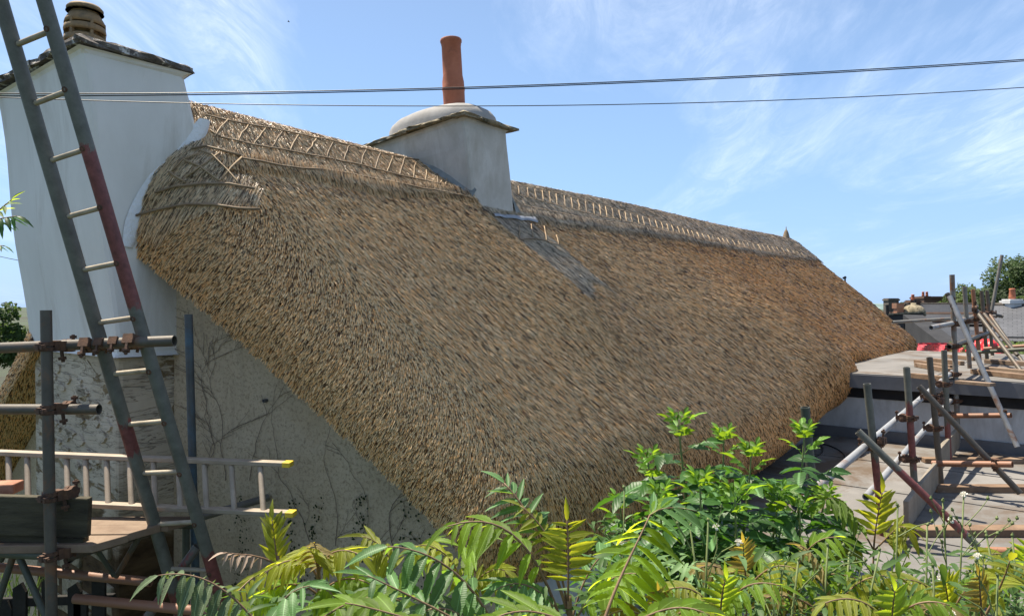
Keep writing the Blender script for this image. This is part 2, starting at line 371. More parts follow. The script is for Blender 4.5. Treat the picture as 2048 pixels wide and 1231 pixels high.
# ------------------------------------------------------------------ ground
def ground_z(x, y):
    r = math.hypot(x, y)
    U, V = x * SU + y * CU, x * CU - y * SU
    near = -3.25 + 1.65 * max(0.0, min(1.0, (2.3 - y) / 1.2))         # the bank the eye stands on
    if y > 14: near -= min(1.0, (y - 14) / 40) * 4.5
    if r > 220: near += 9.0 * min(1, (r - 220) / 900) * (0.6 + 0.4 * math.sin(math.atan2(x, y) * 9))
    return near
gs = [-6000,-2500,-900,-300,-120,-60,-30,-16,-10,-7,-5,-4,-3,-2,-1,0,1,2,3,4,5,6,8,10,13,17,22,30,40,55,75,110,160,230,350,600,1000,1600,2600,4500,7000]
gy = [-3000,-400,-60,-12,-4,-1,0,.6,1.1,1.5,1.9,2.3,2.8,3.5,4.5,6,8,10,12,14,17,20,25,32,40,54,75,110,160,230,350,600,1000,1600,2600,4500,7000]
g = MB(); g.grid(lambda a, b: (a, b, ground_z(a, b)), gs, gy)
m, nt, out = M_new('ground_earth_and_grass')
v = coords(nt); f = noise(nt, v, 0.9, 9, 0.7); f2 = noise(nt, v, 0.02, 5, 0.6)
c = ramp(nt, f, [(0.35, (0.022, 0.018, 0.012)), (0.55, (0.035, 0.04, 0.018)), (0.7, (0.05, 0.06, 0.022))])
c = mixc_(nt, ramp(nt, f2, [(0.4, (0,0,0)), (0.6, (1,1,1))]), c, (0.045, 0.07, 0.03))
surf(nt, out, c, 0.95, 0, noise(nt, v, 14, 8, 0.7), 0.05, 0.8)
props(g.obj('ground', m, smooth=True), kind='structure')

# far hill beyond the town
h = MB()
def hill(a, b): # a along, b 0..1 across
    x = -200 + a * 2400; y = 2000 + b * 900
    return (x, y, -25 + (46 + 10 * math.sin(a * 7) + 5 * math.sin(a * 23 + 1)) * math.sin(PI * min(1, b)) )
h.grid(hill, [i / 40 for i in range(41)], [i / 10 for i in range(11)])
m, nt, out = M_new('far_fields')
v = coords(nt, (0.004, 0.004, 0.004)); vo = N(nt, 'ShaderNodeTexVoronoi'); vo.inputs['Scale'].default_value = 2.5; nt.links.new(v, vo.inputs['Vector'])
surf(nt, out, ramp(nt, vo.outputs['Color'], [(0.2, (0.10, 0.15, 0.14)), (0.5, (0.15, 0.21, 0.20)), (0.9, (0.20, 0.25, 0.24))]), 1.0)  # bluish tint puts distance haze into the fields' colour
props(h.obj('hill', m, smooth=True), kind='structure')

# ------------------------------------------------------------------ the thatched cottage
VR = -5.18                                           # V of the ridge
Z0 = 1.5
house = empty('thatched_cottage', UV(5, VR, -3.2), 'old cottage with a new golden thatched roof, white end chimney and grey ridge chimney', 'cottage')

def sstep(a, b, x):
    t = np.clip((x - a) / (b - a), 0, 1); return t * t * (3 - 2 * t)
def height(U, dv):
    """top of the thatch over the house plan; dv = distance from the ridge line"""
    z = Z0 - 0.79 * (np.sqrt(dv * dv + 0.0144) - 0.12)
    wob = 0.045 * np.sin(U * 5.2 + 1) * 0.25
    z = z + 0.038 * (1 - sstep(0.80 + wob, 0.86 + wob, dv)) * sstep(-0.1, 0.3, dv)          # the ridge coat, thicker
    z = z + 0.03 * np.sin(U * 1.3 + dv * 0.6) * sstep(0.9, 2.0, dv) + 0.018 * np.sin(U * 3.1 + 2 + dv * 1.7) * sstep(0.9, 2.0, dv)
    z = z + 0.02 * np.sin(U * 0.9) - 0.05 * np.exp(-((U - 7) / 4) ** 2) * (1 - sstep(0.5, 2, dv))   # sag of the ridge
    # long swelling that drops where the higher eave begins
    e = 8.55 + 0.25 * (dv - 1.2)
    z = z + 0.25 * sstep(1.0, 2.6, dv) * (1 - sstep(e - 0.35, e + 0.3, U)) * sstep(6.0, 8.0, U)
    # the coat left of the ridge chimney stands proud of the saddle below it
    k = 4.86 + 0.0 * dv
    z = z + 0.09 * sstep(0.3, 0.9, dv) * (1 - sstep(2.0, 2.7, dv)) * (1 - sstep(k - 0.05, k + 0.07, U)) * sstep(3.6, 4.7, U)
    return z
def surf_pt(a, b, mirror=False):
    """a: U before rolling, b: distance from the ridge before rolling (both beyond the core on the rolls)"""
    a = np.asarray(a, float); b = np.asarray(b, float)
    ve = 2.98 - 0.26 * sstep(8.9, 9.3, a)
    bc = np.minimum(b, ve)
    uc = 2.45 + 0.0 * bc if mirror else 2.514 + 0.259 * (np.clip(bc, 0.0, 9) - 0.44)
    uf = 16.1 - 0.64 * bc
    ac = np.clip(a, uc, uf)
    ru = np.where(a < uc, 0.66 + (0.0 if mirror else 0.03) * np.exp(-((bc - 1.0) / 0.35) ** 2), 0.28); re = 0.40 - 0.18 * sstep(8.9, 9.3, a)
    z = height(ac, bc)
    if mirror: z = z - 0.56 * sstep(0.0, 1.0, bc)
    h = 1e-3
    dzu = (height(ac + h, bc) - height(ac - h, bc)) / (2 * h); dzv = (height(ac, bc + h) - height(ac, bc - h)) / (2 * h)
    cosp = 1 / np.sqrt(1 + 0.79 ** 2)
    du = (a - ac) ; ds = (b - bc) / cosp
    eu, es = du / ru, ds / re
    th = np.sqrt(eu * eu + es * es) + 1e-9
    hu, hs = eu / th, es / th
    raw = th; tmax = 1.54 + 0.85 * hs * hs; th = np.minimum(th, tmax)
    rg = np.where(a < uc, 0.697 - 0.258 * np.clip((bc - 0.5) / 2.2, 0, 1), 0.30)
    rn = np.sqrt((hu * rg) ** 2 + (hs * re) ** 2)
    # local frame (U,V,z): T down the slope, n out of it
    nn = np.stack([-dzu * 0.6, -np.where(th > 0.02, -0.79, dzv), np.ones_like(a)], -1); nn /= np.linalg.norm(nn, axis=-1, keepdims=True)
    T = np.stack([np.zeros_like(a), np.full_like(a, cosp), np.full_like(a, -0.79 * cosp)], -1)
    n0 = np.stack([np.zeros_like(a), np.full_like(a, 0.79 * cosp), np.full_like(a, cosp)], -1)
    Ud = np.zeros(a.shape + (3,)); Ud[..., 0] = 1
    st, ct = np.sin(th)[..., None], (np.cos(th) - 1)[..., None]
    p = np.stack([ac, bc, z], -1) + st * (Ud * (hu * ru)[..., None] + T * (hs * re)[..., None]) + n0 * ct * rn[..., None]
    e = Ud * hu[..., None] + T * hs[..., None]
    w = np.clip(th / 0.05, 0, 1)[..., None]
    p = p - (Ud * hu[..., None] + T * hs[..., None]) * (np.maximum(raw - tmax, 0) * 0.6)[..., None] - n0 * (np.maximum(raw - tmax, 0) * 0.05)[..., None]   # cut underside
    nrm = nn * (1 - w) + (n0 * np.cos(th)[..., None] + e * st) * w
    nrm /= np.linalg.norm(nrm, axis=-1, keepdims=True)
    roll = e * np.cos(th)[..., None] - n0 * np.sin(th)[..., None]
    nrm = np.where((raw > tmax + 0.02)[..., None], -n0, nrm)
    return p, nrm, T, roll, th, hu, hs
def to_world(q, mirror=False):
    U, dv, z = q[..., 0], q[..., 1], q[..., 2]
    V = VR + (-dv if mirror else dv)
    return np.stack([U * SU + V * CU, U * CU - V * SU, z], -1)
def dir_world(q, mirror=False):
    U, dv, z = q[..., 0], (-q[..., 1] if mirror else q[..., 1]), q[..., 2]
    return np.stack([U * SU + dv * CU, U * CU - dv * SU, z], -1)

# base of the thatch, coloured dark to stand for the shade between the reeds
m, nt, out = M_new('thatch_underlayer')
v = coords(nt); c = ramp(nt, noise(nt, v, 30, 5), [(0.3, (0.03, 0.019, 0.010)), (0.7, (0.07, 0.045, 0.025))])
surf(nt, out, c, 0.95, 0, noise(nt, v, 90, 4), 0.01, 0.8, 0.1); MT['under'] = m
a_s = np.concatenate([np.linspace(0.70, 3.4, 52)[:-1], np.linspace(3.4, 16.9, 150)])
b_s = np.concatenate([np.linspace(-0.02, 1.0, 30)[:-1], np.linspace(1.0, 2.9, 36)[:-1], np.linspace(2.9, 3.75, 24)])
def thatch_mesh(mirror):
    A, B = np.meshgrid(a_s, b_s, indexing='ij')
    p, nr, *_ = surf_pt(A, B, mirror)
    p = to_world(p - nr * 0.014, mirror).reshape(-1, 3)
    na, nb = A.shape
    idx = np.arange(na * nb).reshape(na, nb)
    q = np.stack([idx[:-1, :-1], idx[1:, :-1], idx[1:, 1:], idx[:-1, 1:]], -1).reshape(-1, 4)
    if not mirror: q = q[:, ::-1]
    return p, q
p1, q1 = thatch_mesh(False)
b_s = b_s[b_s > 1.1]
p2, q2 = thatch_mesh(True)
me = bpy.data.meshes.new('thatch')
me.from_pydata(np.concatenate([p1, p2]).tolist(), [], np.concatenate([q1, q2 + len(p1)]).tolist())
me.materials.append(MT['under']); me.polygons.foreach_set('use_smooth', [True] * len(me.polygons)); me.update()
thatch = link('thatch', me, house)
bvh = BVHTree.FromPolygons([Vector(x) for x in p1], [tuple(int(i) for i in f) for f in q1])
def on_thatch(px, py, lift=0.02):
    d = P(px, py, 1.0).normalized()
    hit, n, i, t = bvh.ray_cast(Vector((0, 0, 0)), d)
    if hit is None:
        hit, n, i, t = bvh.find_nearest(P(px, py, 6.0))
    if n.dot(d) > 0: n = -n
    return hit + n * lift

# reeds
def reeds(count, mirror, alo, ahi, blo, bhi, na, nb):
    ae = np.linspace(alo, ahi, na + 1); be = np.linspace(blo, bhi, nb + 1)
    A, B = np.meshgrid(ae, be, indexing='ij')
    p, nr, *_ = surf_pt(A, B, mirror); pw = to_world(p, mirror); nw = dir_world(nr, mirror)
    e1 = pw[1:, :-1] - pw[:-1, :-1]; e2 = pw[:-1, 1:] - pw[:-1, :-1]
    area = np.linalg.norm(np.cross(e1, e2), axis=-1)
    c = pw[:-1, :-1]; d = np.linalg.norm(c, axis=-1)
    vis = -(c * nw[:-1, :-1]).sum(-1) / d
    w = area / np.maximum(d, 2.2) ** 1.75 * np.where(vis > -0.15, 0.35 + np.clip(vis, 0, 1), 0.0)
    w *= (c[..., 1] > 0.5)
    w = w.ravel() / w.sum()
    k = rng.choice(len(w), size=count, p=w)
    i, j = k // nb, k % nb
    a = ae[i] + rng.random(count) * (ae[1] - ae[0]); b = be[j] + rng.random(count) * (be[1] - be[0])
    return a, b
def build_reeds(a, b, mirror):
    p, n, T, roll, th, hu, hs = surf_pt(a, b, mirror)
    cnt = len(a)
    pw = to_world(p, mirror); nw = dir_world(n, mirror); Tw = dir_world(T, mirror); rw = dir_world(roll, mirror)
    d = np.linalg.norm(pw, axis=-1)
    gable = np.clip(-hu, 0, 1) * np.clip(th / 0.9, 0, 1)
    dv = b
    wob = 0.012 * np.sin(a * 5.2 + 1)
    ridge = (dv < 0.83 + wob)
    saddle_l = 4.88 + 0.02 * np.sin(dv * 9); saddle_r = 5.60 + 0.03 * np.sin(dv * 7)
    saddle = (a > saddle_l) & (a < saddle_r) & (dv > 0.6) & (dv < 1.80 + 0.10 * np.sin(a * 9)) & (th < 0.05)
    hip = (a < 3.0) & (gable > 0.30) & (dv < 1.15 - 0.1 * gable) & (th < 1.25)
    fine = ridge | saddle | hip
    # tangent lying along the local surface, pointing down the fall of the roof
    dn = np.array([0, 0, -1.0]) - nw * (-nw[:, 2:3])
    dn /= (np.linalg.norm(dn, axis=-1, keepdims=True) + 1e-9)
    wt = np.clip(th / 1.2, 0, 1)[:, None]
    t = Tw * (1 - wt) + (0.75 * rw + 0.45 * Tw) * wt
    t = np.where(hip[:, None], 0.8 * dn + 0.25 * rw, t)
    t = t - nw * (t * nw).sum(-1, keepdims=True)
    t /= (np.linalg.norm(t, axis=-1, keepdims=True) + 1e-9)
    out_ = np.where(fine, 0.03, 0.09 + 0.42 * np.clip(th / 1.3, 0, 1)) + rng.normal(0, 0.03, cnt)
    side = np.cross(nw, t)
    # broad locks of reed lean together, single reeds a little on their own
    lock = np.sin(a * 9.1 + dv * 3.3) * np.sin(a * 4.3 - dv * 5.1 + 1.0)
    jit = rng.normal(0, np.where(fine, 0.03, 0.022)) + 0.03 * lock
    # the ridge coat is combed slantwise
    jit = jit + np.where(ridge & ~hip, -0.18 + 0.05 * np.sin(a * 14), 0)
    ax = t + nw * out_[:, None] + side * jit[:, None]
    ax /= np.linalg.norm(ax, axis=-1, keepdims=True)
    L = np.where(fine, 0.12 + 0.12 * rng.random(cnt), (0.052 + 0.05 * rng.random(cnt)) * (0.72 + 0.06 * d) * (1 - 0.5 * np.clip(th / 1.0, 0, 1)))
    r = (0.00075 + 0.00026 * d) * (0.7 + 0.6 * rng.random(cnt)) * np.where(fine, 0.72, 1.0)
    lift = rng.normal(0, 0.0028, cnt) + np.where(fine, 0.004, 0.0)
    c0 = pw + nw * lift[:, None] - ax * (L * 0.55)[:, None]; c1 = c0 + ax * L[:, None]
    s1 = np.cross(ax, nw); s1 /= (np.linalg.norm(s1, axis=-1, keepdims=True) + 1e-9); s2 = np.cross(s1, ax)
    rot = rng.normal(0, 0.28, cnt)
    V_ = np.empty((cnt, 6, 3))
    for k in range(3):
        an = rot + 2 * PI * k / 3 - PI / 2
        off = s1 * (np.cos(an) * r)[:, None] + s2 * (np.sin(an) * r)[:, None]
        V_[:, k] = c0 + off * 0.9; V_[:, 3 + k] = c1 + off
    # straw colours
    q = rng.random(cnt)
    pale = np.array([0.92, 0.64, 0.35]); mid = np.array([0.75, 0.435, 0.188]); dark = np.array([0.085, 0.042, 0.018])
    col = np.where((q < 0.25)[:, None], dark, np.where((q < 0.56)[:, None], mid, pale)) * (0.75 + 0.5 * rng.random((cnt, 1)))
    patch = 0.5 + 0.5 * np.sin(a * 1.9 + 2.0 * np.sin(dv * 2.3)) * np.sin(dv * 3.0 + a * 0.8)
    col = col * (0.86 + 0.26 * patch[:, None])
    gold = sstep(6.5, 10.5, a)[:, None]
    col = col * (1 - gold) + col * np.array([1.10, 0.92, 0.70]) * gold
    near = (1 - sstep(2.9, 5.0, a))[:, None]
    col = col * (1 + 0.40 * near) + (q > 0.56)[:, None] * near * np.array([0.06, 0.08, 0.07])  # reeds by the gable lightened, sun sheen painted into their colour
    lum = col.mean(-1, keepdims=True)
    grey = lum * np.array([1.12, 1.0, 0.82]) * 1.0
    col = np.where((saddle | (ridge & (a > 5.3)))[:, None], 0.3 * col + 0.7 * grey * 0.95, col)
    col = np.where((ridge & (a <= 5.3))[:, None], 0.85 * col + 0.15 * grey * 1.2, col)
    col = np.where(hip[:, None], (0.5 * col + 0.5 * grey * 0.9) * 0.78, col)
    coat_edge_shade = (np.abs(dv - 0.93 - 0.03 * np.sin(a * 3)) < 0.06) & (rng.random(cnt) < 0.35) & (th < 0.3)  # shadow under the ridge coat's edge painted into the reed colour
    col = np.where(coat_edge_shade[:, None], col * np.array([0.42, 0.42, 0.5]), col)
    col = col * np.minimum(1.0, 0.84 / col.max(-1, keepdims=True))
    return V_.reshape(-1, 3), np.clip(col, 0.01, 0.9)
a1, b1 = reeds(385000, False, 1.30, 16.6, -0.02, 3.62, 420, 150)
V1, C1 = build_reeds(a1, b1, False)
a2, b2 = reeds(20000, True, 0.80, 4.5, 1.12, 3.62, 90, 90)
V2, C2 = build_reeds(a2, b2, True)
VV = np.concatenate([V1, V2]).astype(np.float32); CC = np.concatenate([C1, C2])
cnt = len(CC)
base = (np.arange(cnt) * 6)[:, None]
quads = np.stack([base + np.array([[k, (k + 1) % 3, 3 + (k + 1) % 3, 3 + k]]) for k in range(3)], 1).reshape(cnt, -1)
cap = base + np.array([[3, 4, 5]])
loops = np.concatenate([quads, cap], 1).ravel().astype(np.int32)         # 12 + 3 corners a reed
starts = (np.arange(cnt)[:, None] * 15 + np.array([[0, 4, 8, 12]])).ravel().astype(np.int32)
me = bpy.data.meshes.new('thatch_reeds')
me.vertices.add(cnt * 6); me.vertices.foreach_set('co', VV.ravel())
me.loops.add(len(loops)); me.loops.foreach_set('vertex_index', loops)
me.polygons.add(len(starts)); me.polygons.foreach_set('loop_start', starts)
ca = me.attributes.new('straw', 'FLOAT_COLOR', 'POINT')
ca.data.foreach_set('color', np.concatenate([(CC[:, None, :] * np.array([.74, .74, .74, 1.22, 1.22, 1.22])[None, :, None]).reshape(-1, 3), np.ones((cnt * 6, 1))], 1).astype(np.float32).ravel())  # cut tips paler; buried ends darkened to hold shade between reeds
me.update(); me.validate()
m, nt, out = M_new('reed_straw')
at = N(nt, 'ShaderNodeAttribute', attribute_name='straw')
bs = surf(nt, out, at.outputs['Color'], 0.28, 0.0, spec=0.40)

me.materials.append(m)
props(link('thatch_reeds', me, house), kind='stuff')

# hazel rods that pin the ridge coat
def rod(name, pts, r, mat, lift=0.022):
    w = [on_thatch(x, y, lift) for x, y in pts]
    b = MB(); n = len(w)
    # resample with a little waviness
    out_ = []
    for i in range(n - 1):
        s = max(1, int((w[i + 1] - w[i]).length / 0.09))
        for k in range(s): out_.append(w[i].lerp(w[i + 1], k / s))
    out_.append(w[-1])
    for i in range(1, len(out_) - 1): out_[i] = out_[i] + Vector((random.gauss(0, .003), 0, random.gauss(0, .003)))
    b.rings(out_, r, 5)
    return b.obj(name, MT[mat], thatch, smooth=True)
def interp(pts, x):
    for (x0, y0), (x1, y1) in zip(pts, pts[1:]):
        if x0 <= x <= x1: return y0 + (y1 - y0) * (x - x0) / (x1 - x0)
    return pts[-1][1] if x > pts[-1][0] else pts[0][1]
upA = [(408,238),(480,254),(560,268),(640,284),(720,303),(790,318),(850,328)]
miA = [(418,268),(440,283),(500,297),(580,310),(660,324),(740,343),(820,362),(880,374),(915,382)]
loA = [(452,312),(478,324),(560,338),(640,345),(720,359),(800,374),(880,387),(938,399)]
for L_ in (upA, miA, loA):
    cut = [L_[0]]
    for q0, q1 in zip(L_, L_[1:]):
        rod('ridge_rod', [q0, ((q0[0] + q1[0]) / 2, (q0[1] + q1[1]) / 2 + random.uniform(-1, 1)), (q1[0] + 4, q1[1] + 1)], 0.0064, 'rod_old', 0.034)
for i, x in enumerate([438,480,516,550,584,620,655,688,722,752,778,802,826,850,872,893]):
    y0 = interp(upA, x); y1 = interp(miA, x)
    dx_ = 22 - i * 1.3
    rod('cross_rod', [(x + dx_ * 0.7, y0 + 1), (x, (y0 + y1) / 2), (x - dx_ * 0.5 + random.uniform(-4, 4), y1)], random.uniform(.0048, .0062), random.choice(('rod', 'rod_old')), 0.03)
upB = [(1024,372),(1090,384),(1180,407),(1270,431),(1350,454),(1430,475),(1500,487),(1560,495),(1600,505)]
miB = [(1035,393),(1090,408),(1180,431),(1260,448),(1340,466),(1420,486),(1500,500),(1560,508),(1608,518)]
loB = [(1046,414),(1120,430),(1200,444),(1280,457),(1360,471),(1440,488),(1520,503),(1612,524)]
for L_ in (upB, miB, loB):
    for q0, q1 in zip(L_, L_[1:]):
        rod('ridge_rod', [q0, ((q0[0] + q1[0]) / 2, (q0[1] + q1[1]) / 2 + random.uniform(-1.2, 1.2)), q1], 0.0078, 'rod_old')
x = 1034.0; st = 16.5
while x < 1606:
    y0 = interp(upB, x); y1 = interp(miB, x)
    sl = 1.5 + (x - 1034) * 0.012
    rod('cross_rod', [(x, y0 + 2), (x + sl * 0.4, (y0 + y1) / 2), (x + sl, y1 + 1)], random.uniform(.0058, .0075), random.choice(('rod', 'rod', 'rod_old')), 0.026)
    x += st * random.uniform(.85, 1.15); st = max(10.0, st * 0.982)
# hip beside the end chimney
rod('hip_rod', [(318,392),(360,383),(410,378),(460,382),(508,390)], 0.0085, 'rod_old', 0.05)
rod('hip_rod', [(284,436),(330,425),(380,418),(430,420),(480,426),(520,430)], 0.0085, 'rod_old', 0.05)
rod('hip_rod', [(384,310),(412,304),(442,313),(478,323)], 0.008, 'rod_old', 0.05)
for q in ([(344,353),(376,376)], [(370,330),(400,341),(440,374)], [(376,362),(404,339),(438,318)], [(398,312),(424,322),(452,350),(482,386)], [(445,372),(462,347),(480,326)], [(350,352),(372,332),(398,318)]):
    rod('cross_rod', q, 0.0068, 'rod', 0.05)
# saddle under the ridge chimney
rod('ridge_rod', [(1034,482),(1070,482),(1118,494)], 0.0065, 'rod_old', 0.025)
for q in ([(1036,456),(1037,482)], [(1060,452),(1064,482)], [(1086,456),(1091,487)], [(1110,474),(1115,494)]):
    rod('cross_rod', q, 0.0058, 'rod', 0.025)
# straw finial at the far end of the ridge
fb = UV(16.0, VR, Z0 - 0.06)
b = MB(); b.lathe(fb, [(0.10, 0), (0.095, 0.05), (0.075, 0.12), (0.05, 0.22), (0.03, 0.27), (0.012, 0.29), (0.008, 0.34), (0.004, 0.36)], 10)
b.obj('straw_finial', MT['rod_old'], thatch, smooth=True)

# walls of the cottage
GA, GB = UV(2.20, -4.58, 0), UV(2.78, -2.30, 0)
gd = (GB - GA).normalized(); gn = Vector((gd.y, -gd.x, 0))
if gn.dot(-GA) < 0: gn = -gn
def on_gable(px, py, lift=0.0):
    d = P(px, py, 1.0); t = GA.dot(gn) / d.dot(gn); return d * t + gn * lift
m, nt, out = M_new('roughcast_gable')
v = coords(nt); n1 = noise(nt, v, 1.6, 8, 0.65, 0.4); n2 = noise(nt, v, 55, 6, 0.75)
c = ramp(nt, n1, [(0.3, (0.42, 0.335, 0.225)), (0.52, (0.50, 0.41, 0.285)), (0.75, (0.58, 0.49, 0.355))])
c = mixc_(nt, ramp(nt, n2, [(0.50, (0,0,0)), (0.66, (1,1,1))]), c, (0.27, 0.215, 0.145))
n4 = noise(nt, v, 5, 8, 0.75, 0.6); c = mixc_(nt, ramp(nt, n4, [(0.60, (0,0,0)), (0.74, (1,1,1))]), c, (0.27, 0.22, 0.15))
n3 = noise(nt, coords(nt, (6, 6, 0.5)), 2.2, 6, 0.7)
c = mixc_(nt, ramp(nt, n3, [(0.56, (0,0,0)), (0.80, (0.5,0.5,0.5))]), c, (0.25, 0.205, 0.145))
surf(nt, out, c, 0.95, 0, n2, 0.016, 0.7, 0.1); MT['rough'] = m
b = MB()
far = GA - gd * 4.2
wall_prof = []
for t in np.linspace(-4.2, (GB - GA).length + 0.0, 14):
    q = GA + gd * t; U, V = toUV(q); dv = abs(V - VR)
    if V < -5.8: U = 2.12; q = UV(U, V, 0)
    wall_prof.append((q, float(height(np.array(max(U, 2.6)), np.array(min(dv, 2.9)))) - (0.42 if V > -5.8 else 1.25)))
vs_, fs_ = [], []
for q, zt in wall_prof: vs_ += [tuple(Vector((q.x, q.y, -3.3))), (q.x, q.y, zt), tuple(Vector((q.x, q.y, -3.3)) - gn * 0.4), tuple(Vector((q.x, q.y, zt)) - gn * 0.4)]
for i in range(len(wall_prof) - 1):
    k = i * 4; fs_ += [(k, k + 4, k + 5, k + 1), (k + 2, k + 3, k + 7, k + 6), (k + 1, k + 5, k + 7, k + 3)]
fs_ += [(0, 1, 3, 2), (len(vs_) - 4, len(vs_) - 2, len(vs_) - 1, len(vs_) - 3)]
b.add(vs_, fs_); b.obj('gable_wall', MT['rough'], house)
b = MB(); e0 = UV(2.95, -2.42, 0); e1 = UV(15.0, -2.52, 0)
b.hexa([(e0.x, e0.y, -3.3), (e1.x, e1.y, -3.3), tuple(e1 - VAX * .4 + Vector((0,0,-3.3))), tuple(e0 - VAX * .4 + Vector((0,0,-3.3)))],
       [(e0.x, e0.y, -1.0), (e1.x, e1.y, -0.95), tuple(e1 - VAX * .4 + Vector((0,0,-.95))), tuple(e0 - VAX * .4 + Vector((0,0,-1.0)))])
b.obj('side_wall', MT['extwall'], house)
# stub of waste pipe in the gable
q = on_gable(534, 800); b = MB(); b.pipe(q - gn * 0.05, q + gn * 0.03, 0.011, 10, 0.003); b.obj('waste_pipe', MT['greypipe'], house)

# ---- end chimney
VC, VD = -4.58, -6.16
def lerp(a, b, t): return a + (b - a) * t
ch = MB()
rows = []
TOPZ, BOTZ = 1.53, -0.30
Lk = 13
for i in range(Lk):
    t = i / (Lk - 1); z = lerp(TOPZ, BOTZ, t)
    uf = lerp(1.647, 1.83, t); ub = 2.255 + 0.43 * t
    vl = lerp(VD, -6.10, t)
    wv = 0.008 * math.sin(t * 9)
    rows.append([UV(uf + wv, VC + wv, z), UV(ub, VC + 0.01 * math.sin(t * 5), z), UV(ub, vl, z), UV(uf + wv, vl + wv, z + (0.0))])
for i in range(Lk): ch.v += [tuple(x) for x in rows[i]]
for i in range(Lk - 1):
    for j in range(4):
        x, y = i * 4 + j, i * 4 + (j + 1) % 4; ch.f.append((x, x + 4, y + 4, y))
ch.f.append((3, 2, 1, 0)); ch.f.append(tuple((Lk - 1) * 4 + j for j in range(4)))
chim = ch.obj('end_chimney', MT['white'], house, bevel=0.03)
# fresh fillet where the chimney meets the thatch
b = MB(); pts = [(404,236),(400,262),(378,300),(340,350),(305,400),(272,450),(250,492)]
wd = [6, 20, 36, 40, 38, 26, 5]
vs_ = []
for i, ((x, y), w) in enumerate(zip(pts, wd)):
    pi = V_plane(x - w, y - w * 0.10, VC + 0.004); po = V_plane(x + 26, y + 6, VC + 0.014); pm = V_plane(x - w * 0.35, y, VC + 0.014)
    vs_ += [pi, pm, po, po - VAX * 0.2]
b.add(vs_, [(i * 4 + j, i * 4 + j + 1, (i + 1) * 4 + j + 1, (i + 1) * 4 + j) for i in range(len(pts) - 1) for j in range(3)])
o = b.obj('flashing', MT['flash'], chim, smooth=True); mod = o.modifiers.new('s', 'SUBSURF'); mod.levels = mod.render_levels = 2
# stone slab on top: broken, uneven pieces bedded in mortar
def rough_plate(name, poly, th, mat, parent, seed, edge=0.012, nsub=10):
    """poly: top outline (Vectors), th: thickness; ragged edge"""
    r = random.Random(seed); ring = []
    n = len(poly)
    for i in range(n):
        p, q = poly[i], poly[(i + 1) % n]
        for k in range(nsub): ring.append(p.lerp(q, k / nsub))
    cen = sum(ring, Vector()) / len(ring)
    b = MB(); N_ = len(ring); lay = []
    for (sc, dz) in ((0.90, 0.012), (1.0, -th * 0.12), (1.0, -th * 0.62), (0.985, -th), (0.80, -th - 0.004)):
        rr = []
        for p in ring:
            j = r.gauss(0, edge); q = cen + (p - cen) * sc; q = q + (p - cen).normalized() * j + Vector((0, 0, dz + r.gauss(0, edge * 0.35)))
            rr.append(q)
        lay.append(rr)
    for rr in lay: b.v += [tuple(x) for x in rr]
    for i in range(len(lay) - 1):
        for j in range(N_):
            x, y = i * N_ + j, i * N_ + (j + 1) % N_; b.f.append((x, y, y + N_, x + N_))
    b.f.append(tuple(range(N_))[::-1]); b.f.append(tuple((len(lay) - 1) * N_ + j for j in range(N_)))
    return b.obj(name, MT[mat], parent)
zs = TOPZ + 0.045
mid_f = lambda t: UV(1.60, lerp(VC + 0.05, VD - 0.06, t), zs + 0.03 * math.sin(t * 3))
rough_plate('capping_slab', [UV(1.60, VC + 0.05, zs + .01), UV(2.30, VC + 0.04, zs), UV(2.34, -5.3, zs + .02), UV(1.60, -5.3, zs + .03)], 0.045, 'slab', chim, 3)
rough_plate('capping_slab', [UV(1.60, -5.31, zs + .03), UV(2.34, -5.31, zs + .02), UV(2.34, VD - .06, zs + .03), UV(1.59, VD - .07, zs + .05)], 0.05, 'slab', chim, 4)
b = MB(); cpt = UV(1.97, -5.36, zs)
b.lathe(cpt, [(0.36, -0.03), (0.33, 0.04), (0.26, 0.10), (0.19, 0.14), (0.15, 0.15)], 20); b.obj('flaunching', MT['slab'], chim, smooth=True)
# louvred buff pot
pc = P(170, 95, 4.9); pc = Vector((pc.x, pc.y, zs + 0.09))
R0 = 0.130; KZ = 1.22
b = MB(); b.lathe(pc, [(R0 * .86, 0), (R0 * .90, 0.03), (R0 * 1.0, 0.055), (R0 * 1.0, 0.075), (R0 * .95, 0.09), (R0 * .97, 0.10), (R0 * .66, 0.105), (R0 * .66, 0.30), (R0 * .9, 0.300)], 28)
b.v = [(x, y, pc.z + (z - pc.z) * KZ) for x, y, z in b.v]; pot = b.obj('louvred_chimney_pot', MT['buff'], chim, smooth=True)
for z0 in (0.125, 0.185):
    b = MB(); b.lathe(pc, [(R0 * .70, z0 + .035), (R0 * .98, z0 - 0.002), (R0 * 1.0, z0 + .012), (R0 * .97, z0 + .032), (R0 * .70, z0 + .052)], 28)
    b.v = [(x, y, pc.z + (z - pc.z) * KZ) for x, y, z in b.v]; b.obj('louvre_ring', MT['buff'], chim, smooth=True)
b = MB(); b.lathe(pc, [(R0 * .70, 0.235), (R0 * .97, 0.228), (R0 * .93, 0.25), (R0 * .80, 0.275), (R0 * .72, 0.290), (R0 * .60, .295)], 28); b.v = [(x, y, pc.z + (z - pc.z) * KZ) for x, y, z in b.v]; b.obj('pot_shoulder', MT['buff'], chim, smooth=True)
b = MB(); b.lathe(pc, [(R0 * .74, 0.305), (R0 * .86, 0.308), (R0 * .87, 0.322), (R0 * .74, 0.338), (R0 * .3, 0.348), (0.012, .350)], 28); b.v = [(x, y, pc.z + (z - pc.z) * KZ) for x, y, z in b.v]; b.obj('pot_lid', MT['buff'], chim, smooth=True)
